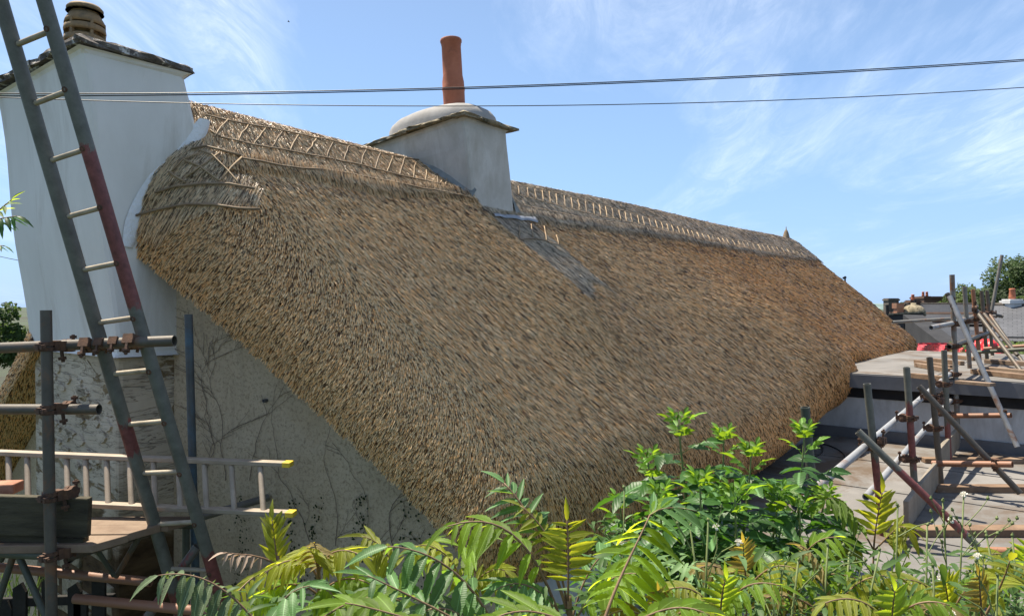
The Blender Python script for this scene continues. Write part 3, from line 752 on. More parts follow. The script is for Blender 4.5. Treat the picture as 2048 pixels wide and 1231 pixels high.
for k in range(6):
    an = k * PI / 3 + 0.35; dd = Vector((math.cos(an), math.sin(an), 0)); sd = Vector((-dd.y, dd.x, 0))
    b = MB(); b.beam(pc + dd * R0 * .90 + Vector((0,0,.10)), pc + dd * R0 * .88 + Vector((0,0,.245)), 0.018, 0.022, up=dd); b.v = [(x, y, pc.z + (z - pc.z) * KZ) for x, y, z in b.v]; b.obj('pot_mullion', MT['buff'], chim)
# lower breast: old whitewash flaking from stone
m, nt, out = M_new('flaking_whitewash')
v = coords(nt, (1, 1, 1)); vz = coords(nt, (0.8, 0.8, 6.5))
w1 = noise(nt, vz, 3.0, 7, 0.55, 0.7)
lines = ramp(nt, math_(nt, 'ABSOLUTE', math_(nt, 'SUBTRACT', w1, 0.5)), [(0.0, (0,0,0)), (0.018, (1,1,1))])
w3 = noise(nt, vz, 4.6, 7, 0.55, 0.6)
lines2 = ramp(nt, math_(nt, 'ABSOLUTE', math_(nt, 'SUBTRACT', w3, 0.46)), [(0.0, (0,0,0)), (0.014, (1,1,1))])
c = ramp(nt, noise(nt, v, 2.2, 7), [(0.35, (0.40, 0.335, 0.245)), (0.65, (0.54, 0.465, 0.36))])
c = mixc_(nt, lines, (0.20, 0.17, 0.13), c); c = mixc_(nt, lines2, (0.26, 0.225, 0.175), c)
w2 = noise(nt, coords(nt, (1, 1, 2.4)), 2.6, 9, 0.66, 0.8)
pk = ramp(nt, w2, [(0.555, (0,0,0)), (0.585, (1,1,1))])
c = mixc_(nt, pk, c, ramp(nt, noise(nt, v, 9, 6), [(0.3, (0.12, 0.085, 0.05)), (0.7, (0.30, 0.225, 0.125))]))
zz = N(nt, 'ShaderNodeSeparateXYZ'); nt.links.new(coords(nt), zz.inputs[0])
low = ramp(nt, math_(nt, 'ADD', math_(nt, 'MULTIPLY', zz.outputs['Z'], -0.5), math_(nt, 'MULTIPLY', w2, 0.4)), [(0.86, (0,0,0)), (0.95, (1,1,1))])
c = mixc_(nt, low, c, ramp(nt, noise(nt, coords(nt, (1,1,2.5)), 5, 8), [(0.3, (0.03, 0.02, 0.012)), (0.7, (0.13, 0.085, 0.045))]))
hb = math_(nt, 'ADD', math_(nt, 'MULTIPLY', lines, 0.5), math_(nt, 'SUBTRACT', w1, math_(nt, 'MULTIPLY', pk, 1.0)))
surf(nt, out, c, 0.95, 0, hb, 0.010, 0.6, 0.1); MT['flake'] = m
b = MB()
lo = [UV(1.86, VC - .03, -3.3), UV(2.75, VC - .03, -3.3), UV(2.75, -6.0, -3.3), UV(1.86, -6.0, -3.3)]
hi = [UV(1.85, VC - .02, -0.301), UV(2.72, VC - .02, -0.301), UV(2.72, -6.06, -0.301), UV(1.85, -6.06, -0.301)]
b.hexa(lo, hi); b.obj('chimney_breast', MT['flake'], house, bevel=0.03)
# proud flakes of old render that still cling to the breast, and bare stones between them
r = random.Random(5)
for k in range(34):
    Vx = r.uniform(-5.95, -4.68); zx = r.uniform(-1.05, -0.38); w = r.uniform(0.06, 0.2); hgt = r.uniform(0.02, 0.045)
    b = MB(); n = 9; front = []; back = []
    for i in range(n):
        an = 2 * PI * i / n; rr = 1 + r.uniform(-.3, .25)
        front.append(UV(1.842 - 0.004, Vx + math.cos(an) * w * rr * .5, zx + math.sin(an) * hgt * rr)); back.append(UV(1.866, Vx + math.cos(an) * w * rr * .52, zx + math.sin(an) * hgt * rr * 1.05))
    b.add(front + back, [tuple(range(n)), tuple(range(n, 2 * n))[::-1]] + [(i, (i + 1) % n, n + (i + 1) % n, n + i) for i in range(n)])
    b.obj('render_flake', MT['flake'], house)
for k in range(60):
    Vx = r.uniform(-6.0, -4.62); zx = r.uniform(-2.3, -1.35); w = r.uniform(0.10, 0.22); hgt = r.uniform(0.03, 0.06)
    b = MB(); o = UV(1.86 - r.uniform(0.005, 0.03), Vx, zx)
    cr_ = [o + VAX * sx * w / 2 * r.uniform(.85, 1.1) + ZAX * sz * hgt * r.uniform(.8, 1.1) for sx, sz in ((-1,-1),(1,-1),(1,1),(-1,1))]
    b.hexa(cr_, [x * 1.0 + UAX * 0.08 for x in cr_]); b.obj('stone', MT['slab2'], house, bevel=0.01)

# ---- ridge chimney (cement rendered, with a domed top and a tall clay pot)
ch = MB()
A1 = [UV(4.73, -4.40, 1.735), UV(5.34, -4.40, 1.735), UV(5.34, -5.62, 1.70), UV(4.73, -5.62, 1.64)]
A0 = [UV(4.86, -4.36, 0.70), UV(5.46, -4.36, 0.70), UV(5.46, -5.8, 0.70), UV(4.82, -5.8, 0.70)]
Lk = 9
for i in range(Lk):
    t = i / (Lk - 1)
    for j in range(4):
        q = A1[j].lerp(A0[j], t) + Vector((random.gauss(0, .003), random.gauss(0, .003), 0)); ch.v.append(tuple(q))
for i in range(Lk - 1):
    for j in range(4):
        x, y = i * 4 + j, i * 4 + (j + 1) % 4; ch.f.append((x, x + 4, y + 4, y))
ch.f.append((3, 2, 1, 0)); ch.f.append(tuple((Lk - 1) * 4 + j for j in range(4)))
rch = ch.obj('ridge_chimney', MT['cement'], house, bevel=0.035)
rough_plate('capping_slab', [UV(4.66, -4.33, 1.765), UV(5.44, -4.33, 1.757), UV(5.40, -5.2, 1.74), UV(4.66, -5.2, 1.725)], 0.03, 'slab2', rch, 8, 0.009)
rough_plate('capping_slab', [UV(4.66, -5.1, 1.715), UV(5.40, -5.1, 1.72), UV(5.40, -5.74, 1.70), UV(4.66, -5.74, 1.665)], 0.03, 'slab2', rch, 9, 0.009)
b = MB(); cc = UV(5.03, -4.98, 1.74)
prof = [(1.0, -0.02), (0.99, 0.05), (0.95, 0.10), (0.86, 0.145), (0.70, 0.18), (0.50, 0.20), (0.30, 0.222), (0.20, 0.24)]
kk = 32; b0 = 0
pcen = P(909, 211, 6.94)
for i, (rr, z) in enumerate(prof):
    for j in range(kk):
        an = 2 * PI * j / kk; ca_, sa_ = math.cos(an), math.sin(an)
        sq = (abs(ca_) ** 3 + abs(sa_) ** 3) ** (-1 / 3)
        base_ = cc + UAX * (0.34 * ca_ * sq) + VAX * (0.60 * sa_ * sq)
        top_ = Vector((pcen.x, pcen.y, 0)) + UAX * (0.5 * ca_) * 0.9 + VAX * (0.5 * sa_) * 0.9
        t = (1 - rr); q = Vector((lerp(Vector((cc.x, cc.y, 0)), Vector((pcen.x, pcen.y, 0)), t).x, lerp(Vector((cc.x, cc.y, 0)), Vector((pcen.x, pcen.y, 0)), t).y, 0))
        off = (base_ - cc) * rr
        b.v.append((q.x + off.x, q.y + off.y, cc.z + z - (0.03 * max(0, -(off.dot(VAX)) / 0.6) * rr)))
for i in range(len(prof) - 1):
    for j in range(kk):
        x, y = i * kk + j, i * kk + (j + 1) % kk; b.f.append((x, y, y + kk, x + kk))
b.f.append(tuple((len(prof) - 1) * kk + j for j in range(kk)))
b.obj('flaunching', MT['flaunch'], rch, smooth=True)
pz = pcen.z - 0.02
b = MB(); lean = (P(903, 80, 6.94) - P(910, 210, 6.94)).normalized()
b.lathe(Vector((pcen.x, pcen.y, pz)), [(0.105, -0.02), (0.107, 0.15), (0.111, 0.17), (0.111, 0.185), (0.107, 0.20), (0.106, 0.25), (0.096, 0.31), (0.094, 0.60), (0.097, 0.605), (0.098, 0.625), (0.105, 0.635), (0.106, 0.655), (0.100, 0.665), (0.085, 0.665), (0.080, 0.60)], 28, lean)
o = b.obj('clay_chimney_pot', MT['terra'], rch); auto_smooth(o, 50)
# fillet up the side facing the end chimney, lead apron below
b = MB(); vs_ = []
for (x, y, w) in [(846,318,5), (872,335,16), (900,360,22), (925,385,24), (946,404,22)]:
    q = U_plane(x, y, 4.80); h_ = w / F * q.y * 1.5
    lowp = q - ZAX * 0.10 - UAX * 0.05
    vs_ += [q + ZAX * h_ * 0.8 + UAX * 0.05, q + ZAX * h_ * 0.2 - UAX * 0.02, lowp - UAX * 0.03]
b.add(vs_, [(i * 3 + j, i * 3 + j + 1, (i + 1) * 3 + j + 1, (i + 1) * 3 + j) for i in range(4) for j in range(2)])
b.obj('fillet', MT['fillet'], rch, smooth=True)
b = MB(); vs_ = []
for k in range(9):
    x = lerp(985, 1072, k / 8); wv = 0.006 * math.sin(k * 2.2)
    p0 = on_thatch(x - 6, lerp(431, 438, k / 8), 0.035); p1 = on_thatch(x, lerp(437, 449, k / 8), 0.045)
    vs_ += [p0, (p0 + p1) / 2 + ZAX * (.008 + wv), p1 + ZAX * wv, p1 + ZAX * (wv - 0.012)]
b.add(vs_, [(i * 4 + j, i * 4 + j + 1, (i + 1) * 4 + j + 1, (i + 1) * 4 + j) for i in range(8) for j in range(3)])
b.obj('lead_apron', MT['lead'], rch, smooth=True)
b = MB(); q = [(1022,372),(1026,400),(1040,428),(1048,436),(1028,436),(1020,410)]
w = [V_plane(x, y, -4.34) for x, y in q[:1]]
vs_ = [UV(5.43, -4.42, 1.12), UV(5.46, -4.35, 0.86), UV(5.62, -4.36, 0.84), UV(5.60, -4.62, 1.08), UV(5.44, -4.7, 1.24)]
b.add(vs_, [(0, 1, 2, 3), (0, 3, 4)]); b.obj('fillet', MT['fillet'], rch)

# ------------------------------------------------------------------ flat roofed extension
UW = 8.60; ZU = -0.72; ZL = -1.45
ext = empty('flat_roofed_extension', UV(10, -1, -3.2), 'pale rendered extension with two grey flat roofs behind the thatch', 'extension')
def uvbox(name, u0, u1, v0, v1, z0, z1, mat, parent, zs=None, bevel=0):
    b = MB(); q = [(u0, v0), (u0, v1), (u1, v1), (u1, v0)]
    zt = zs or [z1] * 4
    b.hexa([UV(u, v, z0) for u, v in q][::-1], [UV(u, v, z) for (u, v), z in zip(q, zt)][::-1])
    return b.obj(name, MT[mat], parent, bevel=bevel)
uvbox('wall', UW, 13.4, -3.2, 3.6, -3.3, -1.0, 'extwall', ext)
uvbox('soffit_board', UW - 0.02, 13.4, -3.2, 3.62, -0.998, -0.87, 'dark', ext)
uvbox('fascia', UW - 0.17, UW - 0.14, -3.2, 3.7, -0.875, ZU - 0.01, 'fascia', ext)
uvbox('upper_roof', UW - 0.138, 13.6, -3.2, 3.7, -0.868, ZU, 'felt', ext)
uvbox('plinth', UW - 0.03, UW - 0.003, -2.6, 3.6, -1.6, ZL + 0.11, 'fascia', ext)
uvbox('lower_roof', 4.3, UW - 0.004, -2.40, 3.6, -1.75, ZL, 'felt', ext, zs=[-1.56, -1.56, ZL, ZL])
uvbox('lower_wall', 4.38, UW - 0.1, -2.38, 3.4, -3.3, -1.752, 'extwall', ext)
uvbox('roof_kerb', 4.24, 4.298, -2.3, 3.6, -1.78, -1.47, 'fascia', ext)

for u_ in (5.35, 6.45, 7.5):
    t = (u_ - 4.3) / (UW - 4.3); z = -1.56 + t * (ZL + 1.56)
    uvbox('felt_seam', u_, u_ + .05, -2.3, 3.55, z - .02, z + .007, 'felt', ext)
for v_ in (-1.3, .0, 1.3, 2.5): uvbox('felt_seam', UW - .1, 13.5, v_, v_ + .05, ZU - .02, ZU + .006, 'felt', ext)
# ------------------------------------------------------------------ scaffolding helpers
R_T = 0.0242
def coupler_mesh():
    b = MB()
    for z in (-0.012, 0.012): b.lathe((0, 0, z), [(0.026, -0.009), (0.031, -0.009), (0.031, 0.009), (0.026, 0.009)], 12)
    b.box((0.024, -0.022, -0.024), (0.052, 0.022, 0.024)); b.box((-0.045, -0.012, -0.014), (-0.026, 0.012, 0.014))
    b.beam((0.046, 0.018, 0), (0.046, 0.075, 0.006), 0.011, 0.011); b.beam((0.046, 0.050, 0.002), (0.046, 0.064, 0.004), 0.024, 0.024)
    b.beam((-0.038, -0.05, 0), (-0.038, 0.03, 0), 0.010, 0.010); b.beam((-0.038, -0.045, 0), (-0.038, -0.032, 0), 0.021, 0.021)
    return b.mesh('coupler', MT['coup'])
ME_COUP = coupler_mesh()
def basis(t, side):
    z = Vector(t).normalized(); x = Vector(side) - z * z.dot(Vector(side)); x.normalize(); y = z.cross(x)
    return Matrix((x, y, z)).transposed().to_4x4()
def coupler(par, pos, t, side, s=1.0):
    o = link('coupler', ME_COUP, par)
    o.matrix_basis = Matrix.Translation(pos) @ basis(t, side) @ Matrix.Scale(s, 4); return o
def tube(par, name, p, q, mat='tube', r=R_T):
    b = MB(); b.pipe(p, q, r); o = b.obj(name, MT[mat], par); auto_smooth(o, 50); return o

# ------------------------------------------------------------------ scaffold on the right
sc = empty('scaffold', P(1745, 1060, 4.75), 'tall tube scaffold with long braces standing on the flat roofs at the far right', 'scaffold')
std = {}
def standard(k, top, bot, d0, d1, mat):
    std[k] = (P(*top, d0), P(*bot, d1)); return tube(sc, 'standard', *std[k], mat)
def at_y(k, py):
    p, q = std[k]; lo, hi = 0.0, 1.0
    for _ in range(40):
        m_ = (lo + hi) / 2; r_ = p.lerp(q, m_); y = 615.5 - r_.z / r_.y * F
        if y < py: lo = m_
        else: hi = m_
    return p.lerp(q, lo)
standard('A', (1610, 814), (1642, 1160), 3.8, 3.85, 'tube_g')
standard('B', (1734, 767), (1768, 1085), 4.75, 4.80, 'band_b')
standard('C', (1813, 734), (1833, 1028), 5.30, 5.35, 'band_c')
standard('D', (1859, 714), (1883, 978), 5.90, 5.95, 'tube_d')
standard('E', (1888, 700), (1898, 918), 6.50, 6.55, 'band_e')
standard('G', (1904, 549), (1916, 884), 7.20, 7.25, 'tube')
# ledgers through the row, two heights
L1a, L1b = P(1600, 998, 3.86), P(1916, 742, 7.26)
def ledger(px0, py0, d0, px1, py1, d1, mat='tube_l', name='ledger'):
    p, q = P(px0, py0, d0), P(px1, py1, d1); tube(sc, name, p, q, mat); return p, q
off = 0.05
a0 = at_y('A', 995); aB = at_y('B', 893); aC = at_y('C', 838); aD = at_y('D', 793); aG = at_y('G', 748)
side = (aG - aB).normalized(); nrm_ = side.cross(ZAX).normalized()
if nrm_.dot(-aB) > 0: nrm_ = -nrm_
tube(sc, 'ledger', aB + (aB - aG) * 0.43 + nrm_ * off, aB.lerp(aG, 0.5) + nrm_ * off, 'tube_l')
tube(sc, 'ledger', aB.lerp(aG, 0.505) + nrm_ * off, aG + side * 0.12 + nrm_ * off, 'tube_l')
b1_ = at_y('B', 985); bC = at_y('C', 918); bD = at_y('D', 856); bG = at_y('G', 800)
tube(sc, 'ledger', b1_ - (bG - b1_).normalized() * .12 + nrm_ * off, bG + side * .15 + nrm_ * off, 'tube_l')
for k, y in (('B', 893), ('C', 836), ('D', 793), ('E', 768), ('G', 748), ('C', 918), ('D', 856), ('E', 826), ('G', 801), ('A', 990)):
    coupler(sc, at_y(k, y), std[k][0] - std[k][1], nrm_, 1.05)
    coupler(sc, at_y(k, y) + nrm_ * off, side, -nrm_, 1.0)
# diagonal braces of the front row
tube(sc, 'brace', P(1716, 862, 4.66), P(1955, 1092, 4.4), 'band_d'); coupler(sc, at_y('B', 880) - nrm_ * off, VAX, nrm_)
tube(sc, 'brace', P(1838, 772, 5.8), P(2040, 985, 5.5), 'tube_d'); coupler(sc, at_y('D', 800) - nrm_ * off, VAX, nrm_)
tube(sc, 'brace', P(1560, 975, 3.70), P(1692, 1072, 3.55), 'tube_g'); coupler(sc, P(1618, 1010, 3.72), VAX, nrm_)
tube(sc, 'transom', P(1905, 831, 7.15), P(2022, 830, 6.7), 'tube_o'); coupler(sc, P(2008, 830, 6.75), VAX, ZAX)
tube(sc, 'transom', P(1865, 926, 5.85), P(2025, 928, 5.4), 'tube_o'); coupler(sc, P(1990, 930, 5.5), VAX, ZAX)
tube(sc, 'brace', P(1899, 592, 7.15), P(2035, 893, 6.6), 'tube_l'); coupler(sc, P(1906, 609, 7.14), VAX, nrm_)
tube(sc, 'transom', P(1975, 1100, 4.5), P(2120, 1105, 4.1), 'tube_o')
# second row standing on the upper roof
standard('H', (1929, 573), (1942, 778), 8.4, 8.5, 'tube')
standard('I', (1946, 579), (1962, 752), 9.1, 9.2, 'tube_o')
standard('J', (1963, 582), (1976, 742), 9.9, 10.0, 'tube_d')
standard('K', (1974, 581), (1987, 735), 10.7, 10.8, 'tube_d')
gH, gI, gJ, gK = at_y('H', 641), at_y('I', 637), at_y('J', 631), at_y('K', 628)
tube(sc, 'guard_rail', P(1862, 655, 7.0), at_y('G', 646) + (at_y('G', 646) - P(1862, 655, 7.0)).normalized() * .0 + nrm_ * 0, 'tube_l')
tube(sc, 'guard_rail', at_y('G', 647) + nrm_ * .05, at_y('K', 629) + side * .3 + nrm_ * .05, 'tube')
tube(sc, 'guard_rail', P(1898, 693, 7.15), at_y('K', 662) + side * .2 - nrm_ * .05, 'tube_d')
tube(sc, 'guard_rail', P(1785, 644, 10.5), P(1990, 632, 10.6), 'tube')
for k, y in (('G', 647), ('H', 642), ('I', 638), ('J', 632), ('K', 629), ('G', 692), ('H', 684), ('I', 675), ('J', 667), ('J', 627), ('K', 626)):
    coupler(sc, at_y(k, y), std[k][0] - std[k][1], nrm_, 1.25)
tube(sc, 'brace', P(1949, 617, 9.1), P(2056, 760, 7.9), 'tube_d'); coupler(sc, P(1949, 617, 9.05), VAX, nrm_, 1.3)
tube(sc, 'brace', P(1968, 627, 9.8), P(2035, 710, 9.2), 'tube_d')
tube(sc, 'brace', P(1980, 630, 10.6), P(2060, 744, 9.6), 'tube_d')
tube(sc, 'guard_rail', P(1955, 704, 9.0), P(2070, 697, 8.4), 'tube_g'); tube(sc, 'guard_rail', P(1968, 697, 9.9), P(2070, 690, 9.4), 'tube_o')
tube(sc, 'prop', P(1982, 628, 10.9), P(2004, 510, 10.9), 'tube_r'); coupler(sc, P(1983, 626, 10.85), UAX, nrm_, 1.5)
tube(sc, 'prop', P(1894, 586, 7.7), P(1908, 616, 7.7), 'tube_d')
tube(sc, 'prop', P(1983, 628, 10.7), P(2006, 633, 10.6), 'tube_d')
# toe boards clipped along the rows
def plank(par, name, p, q, w, h, mat, up=(0,0,1), bevel=0.004):
    b = MB(); b.beam(p, q, w, h, up); return b.obj(name, MT[mat], par, bevel=bevel)
plank(sc, 'toe_board', P(1915, 874, 7.1), P(1876, 921, 6.05), 0.035, 0.2, 'toe')
plank(sc, 'toe_board', P(1872, 947, 5.85), P(1812, 1030, 4.9), 0.035, 0.2, 'toe')
plank(sc, 'toe_board', P(1898, 769, 7.9), P(1945, 748, 9.1), 0.035, 0.19, 'toe')
plank(sc, 'toe_board', P(1947, 745, 9.15), P(1986, 724, 10.6), 0.035, 0.19, 'toe')
plank(sc, 'board_end', P(1893, 790, 7.75), P(1907, 788, 7.6), 0.04, 0.22, 'batten')

# battens lying on the roofs
def batten(p, q, w, h, label, mat='batten'):
    d = Vector(q) - Vector(p); b = MB(); c_ = (Vector(p) + Vector(q)) / 2
    b.beam(p, q, w, h); o = b.obj('timber_batten', MT[mat], None, bevel=0.003)
    props(o, label, 'batten', 'timber battens on the flat roofs')
ZU2 = ZU + 0.028
def zl(p, dz):  # lay a point on the lower roof
    U, V = toUV(p); t = (U - 4.3) / (UW - 4.3); p = p.copy(); p.z = -1.56 + t * (ZL + 1.56) + dz; return p
def onlow(px, py): return zl(Z_plane(px, py, -1.5), 0.024)
def onup(px, py):
    p = Z_plane(px, py, ZU2); return p
batten(onlow(1842, 888), onlow(2060, 893), .08, .044, 'thin pale batten on the lower roof, lying against the foot of the grey wall')
batten(onlow(1846, 930), onlow(2060, 934), .09, .044, 'brown batten on the lower roof under the rusty short tube')
batten(onlow(1868, 982), onlow(2060, 985), .10, .05, 'long rough batten on the lower roof crossing the tube shadows, second from the plants')
batten(onlow(1765, 1058), onlow(2060, 1062), .12, .05, 'wide pinkish batten on the lower roof nearest the plants')
batten(onup(1822, 750), onup(1889, 757), .07, .05, 'brown batten on the upper roof closest to its grey fascia')
batten(onup(1834, 729), onup(1902, 741), .07, .05, 'lower of the two close brown battens ending side by side on the upper roof')
batten(onup(1832, 723), onup(1905, 734), .06, .05, 'upper of the two close brown battens ending side by side on the upper roof')
batten(onup(1864, 719.5), onup(1925, 726), .06, .05, 'dark batten on the upper roof just beyond the close pair of battens')
batten(onup(1890, 711), onup(1950, 717), .06, .05, 'farthest thin batten on the upper roof, near the red netting')
batten(onup(1972, 722), onup(2070, 728), .10, .05, 'pale plank on the upper roof right of the toe boards, farthest of three', 'board')
batten(onup(1975, 737), onup(2070, 746), .10, .05, 'pale plank on the upper roof right of the toe boards, middle of three', 'board')
batten(onup(1950, 742), onup(2070, 755), .12, .05, 'brown plank on the upper roof right of the toe boards, nearest of three')
batten(onup(1915, 763), onup(1986, 769), .10, .03, 'short pale plank on the upper roof edge beneath the long sloping brace', 'board')

# slack black lead lying on the lower roof under the eave
b = MB(); w = []
for i in range(40):
    t = i / 39; w.append(zl(Z_plane(lerp(1622, 1722, t) + 9 * math.sin(t * 14), 905 + 12 * math.cos(t * 9) + 8 * t, -1.5), .008))
b.rings(w, .006, 5); o = b.obj('loose_cable', MT['cable'], smooth=True); props(o, 'slack dark cable lying in loops on the lower roof under the eave', 'cable')
# red debris netting and a bundle of red sheeting past the upper roof
m, nt, out = M_new('red_netting')
v = coords(nt); ck = N(nt, 'ShaderNodeTexChecker'); ck.inputs['Scale'].default_value = 60; nt.links.new(v, ck.inputs['Vector'])
b_ = N(nt, 'ShaderNodeBsdfPrincipled'); b_.inputs['Base Color'].default_value = (0.55, 0.05, 0.07, 1); b_.inputs['Roughness'].default_value = 0.6
t_ = N(nt, 'ShaderNodeBsdfTransparent'); mx = N(nt, 'ShaderNodeMixShader'); nt.links.new(math_(nt, 'MULTIPLY_ADD', ck.outputs['Fac'], 0.5), mx.inputs[0])
nt.nodes[-1].inputs[0].default_value = 0.5
mm = [n for n in nt.nodes if n.type == 'MATH'][-1]; mm.inputs[2].default_value = 0.42
nt.links.new(t_.outputs[0], mx.inputs[1]); nt.links.new(b_.outputs[0], mx.inputs[2]); nt.links.new(mx.outputs[0], out.inputs[0]); MT['net'] = m
b = MB(); b.grid(lambda a, c: P(lerp(1826, 1962, a), lerp(687 - 1.5 * math.sin(a * 9), 706 + 3 * math.sin(a * 6), c), 14.2 + 0.12 * math.sin(a * 20 + c * 3)), [i / 24 for i in range(25)], [i / 5 for i in range(6)])
net = b.obj('debris_netting', MT['net']); props(net, 'strip of red debris netting stretched beyond the far edge of the thatch', 'netting')
b = MB(); b.grid(lambda a, c: P(lerp(1838, 1912, a), lerp(685, 688.5, c), 14.1 + .03 * math.sin(a * 30)), [i / 12 for i in range(13)], [0, .5, 1]); b.obj('hem', pmat('red_hem', (0.5, .04, .06), (.6, .06, .08), 9), net)
b = MB(); r = random.Random(3)
def blob(a, c):
    th_ = a * 2 * PI; ph = c * PI
    k = 1 + 0.22 * math.sin(5 * th_ + 3 * ph) * math.sin(ph) + 0.12 * math.sin(9 * th_ - 4 * ph)
    cen = P(1972, 697, 13.0); return cen + Vector((0.30 * k * math.cos(th_) * math.sin(ph), 0.2 * k * math.sin(th_) * math.sin(ph), 0.15 * k * math.cos(ph) - 0.03 * math.cos(2 * th_)))
b.grid(blob, [i / 28 for i in range(29)], [i / 12 for i in range(13)])
o = b.obj('red_sheeting', pmat('red_plastic_sheet', (0.62, 0.02, 0.03), (0.75, 0.05, 0.05), 5, 0.35, bump=0.6, bump_d=.02, fine=12), smooth=True)
props(o, 'crumpled bright red plastic sheeting heaped behind the far scaffold poles', 'sheeting')
for (x, y, s) in ((1993, 713, .06), (1946, 703, .05)):
    b = MB(); b.lathe(P(x, y, 12.4) - ZAX * .06, [(.05, 0), (.075, .03), (.085, .07), (.075, .12), (.04, .14), (.02, .15)], 12); o = b.obj('red_tub', pmat('red_tub', (.55, .02, .03), (.65, .04, .04), 9, .4), smooth=True)
    props(o, 'small red tub at the %s of the red sheeting behind the scaffold' % ('right foot' if x > 1970 else 'left side'), 'tub')

# ------------------------------------------------------------------ left scaffold
sl = empty('scaffold', P(100, 1231, 3.27), 'dull tube scaffold with a board platform standing before the end chimney', 'scaffold')
s0, s1 = P(92, 620, 3.25), P(107, 1420, 3.27)
tube(sl, 'standard', s0, s1, 'tube_d')
t0, t1 = P(-160, 702, 3.36), P(349, 681, 3.28); tube(sl, 'guard_rail', t0, t1, 'tube_d', 0.0255)
t2, t3 = P(-160, 818, 3.36), P(198, 818, 3.30); tube(sl, 'guard_rail', t2, t3, 'tube_d', 0.0245)
tube(sl, 'standard', P(377, 628, 4.0), P(398, 1400, 4.0), 'tube_b', 0.0225)
tube(sl, 'ledger', P(-160, 985, 3.42), P(103, 1108, 3.40) * 1.0 + ZAX * 0.0, 'tube_g') if False else None
tube(sl, 'ledger', P(-120, 1098, 3.34), P(104, 1109, 3.34), 'tube_g')
tube(sl, 'ledger', P(-120, 1122, 3.75), P(302, 1163, 3.70), 'tube_o')
tube(sl, 'ledger', P(395, 1035, 3.95), P(536, 994, 4.25), 'tube_r', 0.022)
tube(sl, 'ledger', P(150, 1196, 3.55), P(452, 1226, 3.4), 'tube_o')
tube(sl, 'brace', P(395, 1092, 3.75), P(290, 1240, 3.7), 'tube_r')
tube(sl, 'brace', P(38, 1112, 3.45), P(100, 1250, 3.4), 'tube_g', .016); tube(sl, 'brace', P(30, 1100, 3.5), P(-20, 1250, 3.5), 'tube_g', .016)
tube(sl, 'brace', P(186, 1086, 3.5), P(228, 1150, 3.62), 'tube_g', .012); tube(sl, 'brace', P(285, 1062, 3.6), P(232, 1152, 3.66), 'tube_d', .014)
tube(sl, 'brace', P(62, 1075, 3.6), P(80, 1112, 3.7), 'tube_g', .010); tube(sl, 'brace', P(20, 1075, 3.55), P(2, 1120, 3.6), 'tube_g', .014)
tube(sl, 'transom', P(111, 1093, 3.32), P(130, 1093, 3.9), 'tube_r', .0215); tube(sl, 'transom', P(137, 1118, 3.35), P(160, 1100, 4.0), 'tube_d', .0215)
tube(sl, 'standard', P(372, 1050, 3.95), P(372, 1300, 3.95), 'tube_g', .02)
tube(sl, 'ledger', P(322, 1047, 3.7), P(395, 1050, 3.9), 'tube_g', .02)
up_ = (s0 - s1).normalized(); rt = (t1 - t0).normalized(); fw = Vector((0, 1, 0))
for y in (692, 818, 992, 1110):
    t = (y - 620) / 800; c_ = s0.lerp(s1, t)
    coupler(sl, c_, up_, fw + Vector((.5, 0, 0)), 1.02)
    coupler(sl, c_ + Vector((0.045, 0.085, 0)), rt, -fw, 1.0)
def cl(px, py, s, tilt=0.0):
    p = P(px, py, 3.31); coupler(sl, p, rt, Vector((tilt, -1, .5)), s)
for (x, y, s, t) in ((180, 692, 1.0, .2), (206, 690, .85, -.4), (235, 687, .85, .6), (268, 685, 1.05, -.2)): cl(x, y, s, t)
# the board on edge and the platform boards
plank(sl, 'toe_board', P(-160, 1024, 3.30), P(180, 1033, 3.34), 0.04, 0.185, 'plank_d', bevel=.006)
plank(sl, 'edge_board', P(-160, 1062, 3.36), P(172, 1081, 3.36), 0.05, 0.036, 'plank_d')
zb = -1.10
pl0 = Z_plane(178, 1088, zb); pl1 = Z_plane(386, 1030, zb)
ed = (pl1 - pl0); ed.z = 0; run = Vector((-1.0, -0.03, 0))
nb = 3
for i in range(nb):
    aa, bb_ = pl0 + ed * ((i + 0.02) / nb), pl0 + ed * ((i + 0.97) / nb)
    ex = Vector((random.uniform(-.02, .03), 0, random.uniform(-.004, .004)))
    b = MB(); aa, bb_ = aa + ex, bb_ + ex; dn_ = Vector((0, 0, -0.038))
    b.hexa([aa + dn_, bb_ + dn_, bb_ + run * 2.6 + dn_, aa + run * 2.6 + dn_], [aa, bb_, bb_ + run * 2.6, aa + run * 2.6])
    b.obj('scaffold_board', MT['board'], sl, bevel=.004)
tube(sl, 'transom', pl0 + Vector((-.12, .02, -.065)), pl1 + Vector((-.12, .1, -.065)), 'tube_d')

# brick lying on the board, left
b = MB(); q = P(18, 975, 3.45); b.beam(q - Vector((.10, 0, 0)), q + Vector((.035, .02, 0)), .10, .05); o = b.obj('brick', pmat('old_brick', (.28, .12, .07), (.38, .19, .12), 14, .9), None, bevel=.006)
props(o, 'weathered reddish brick lying behind the dark edge board at far left', 'brick')

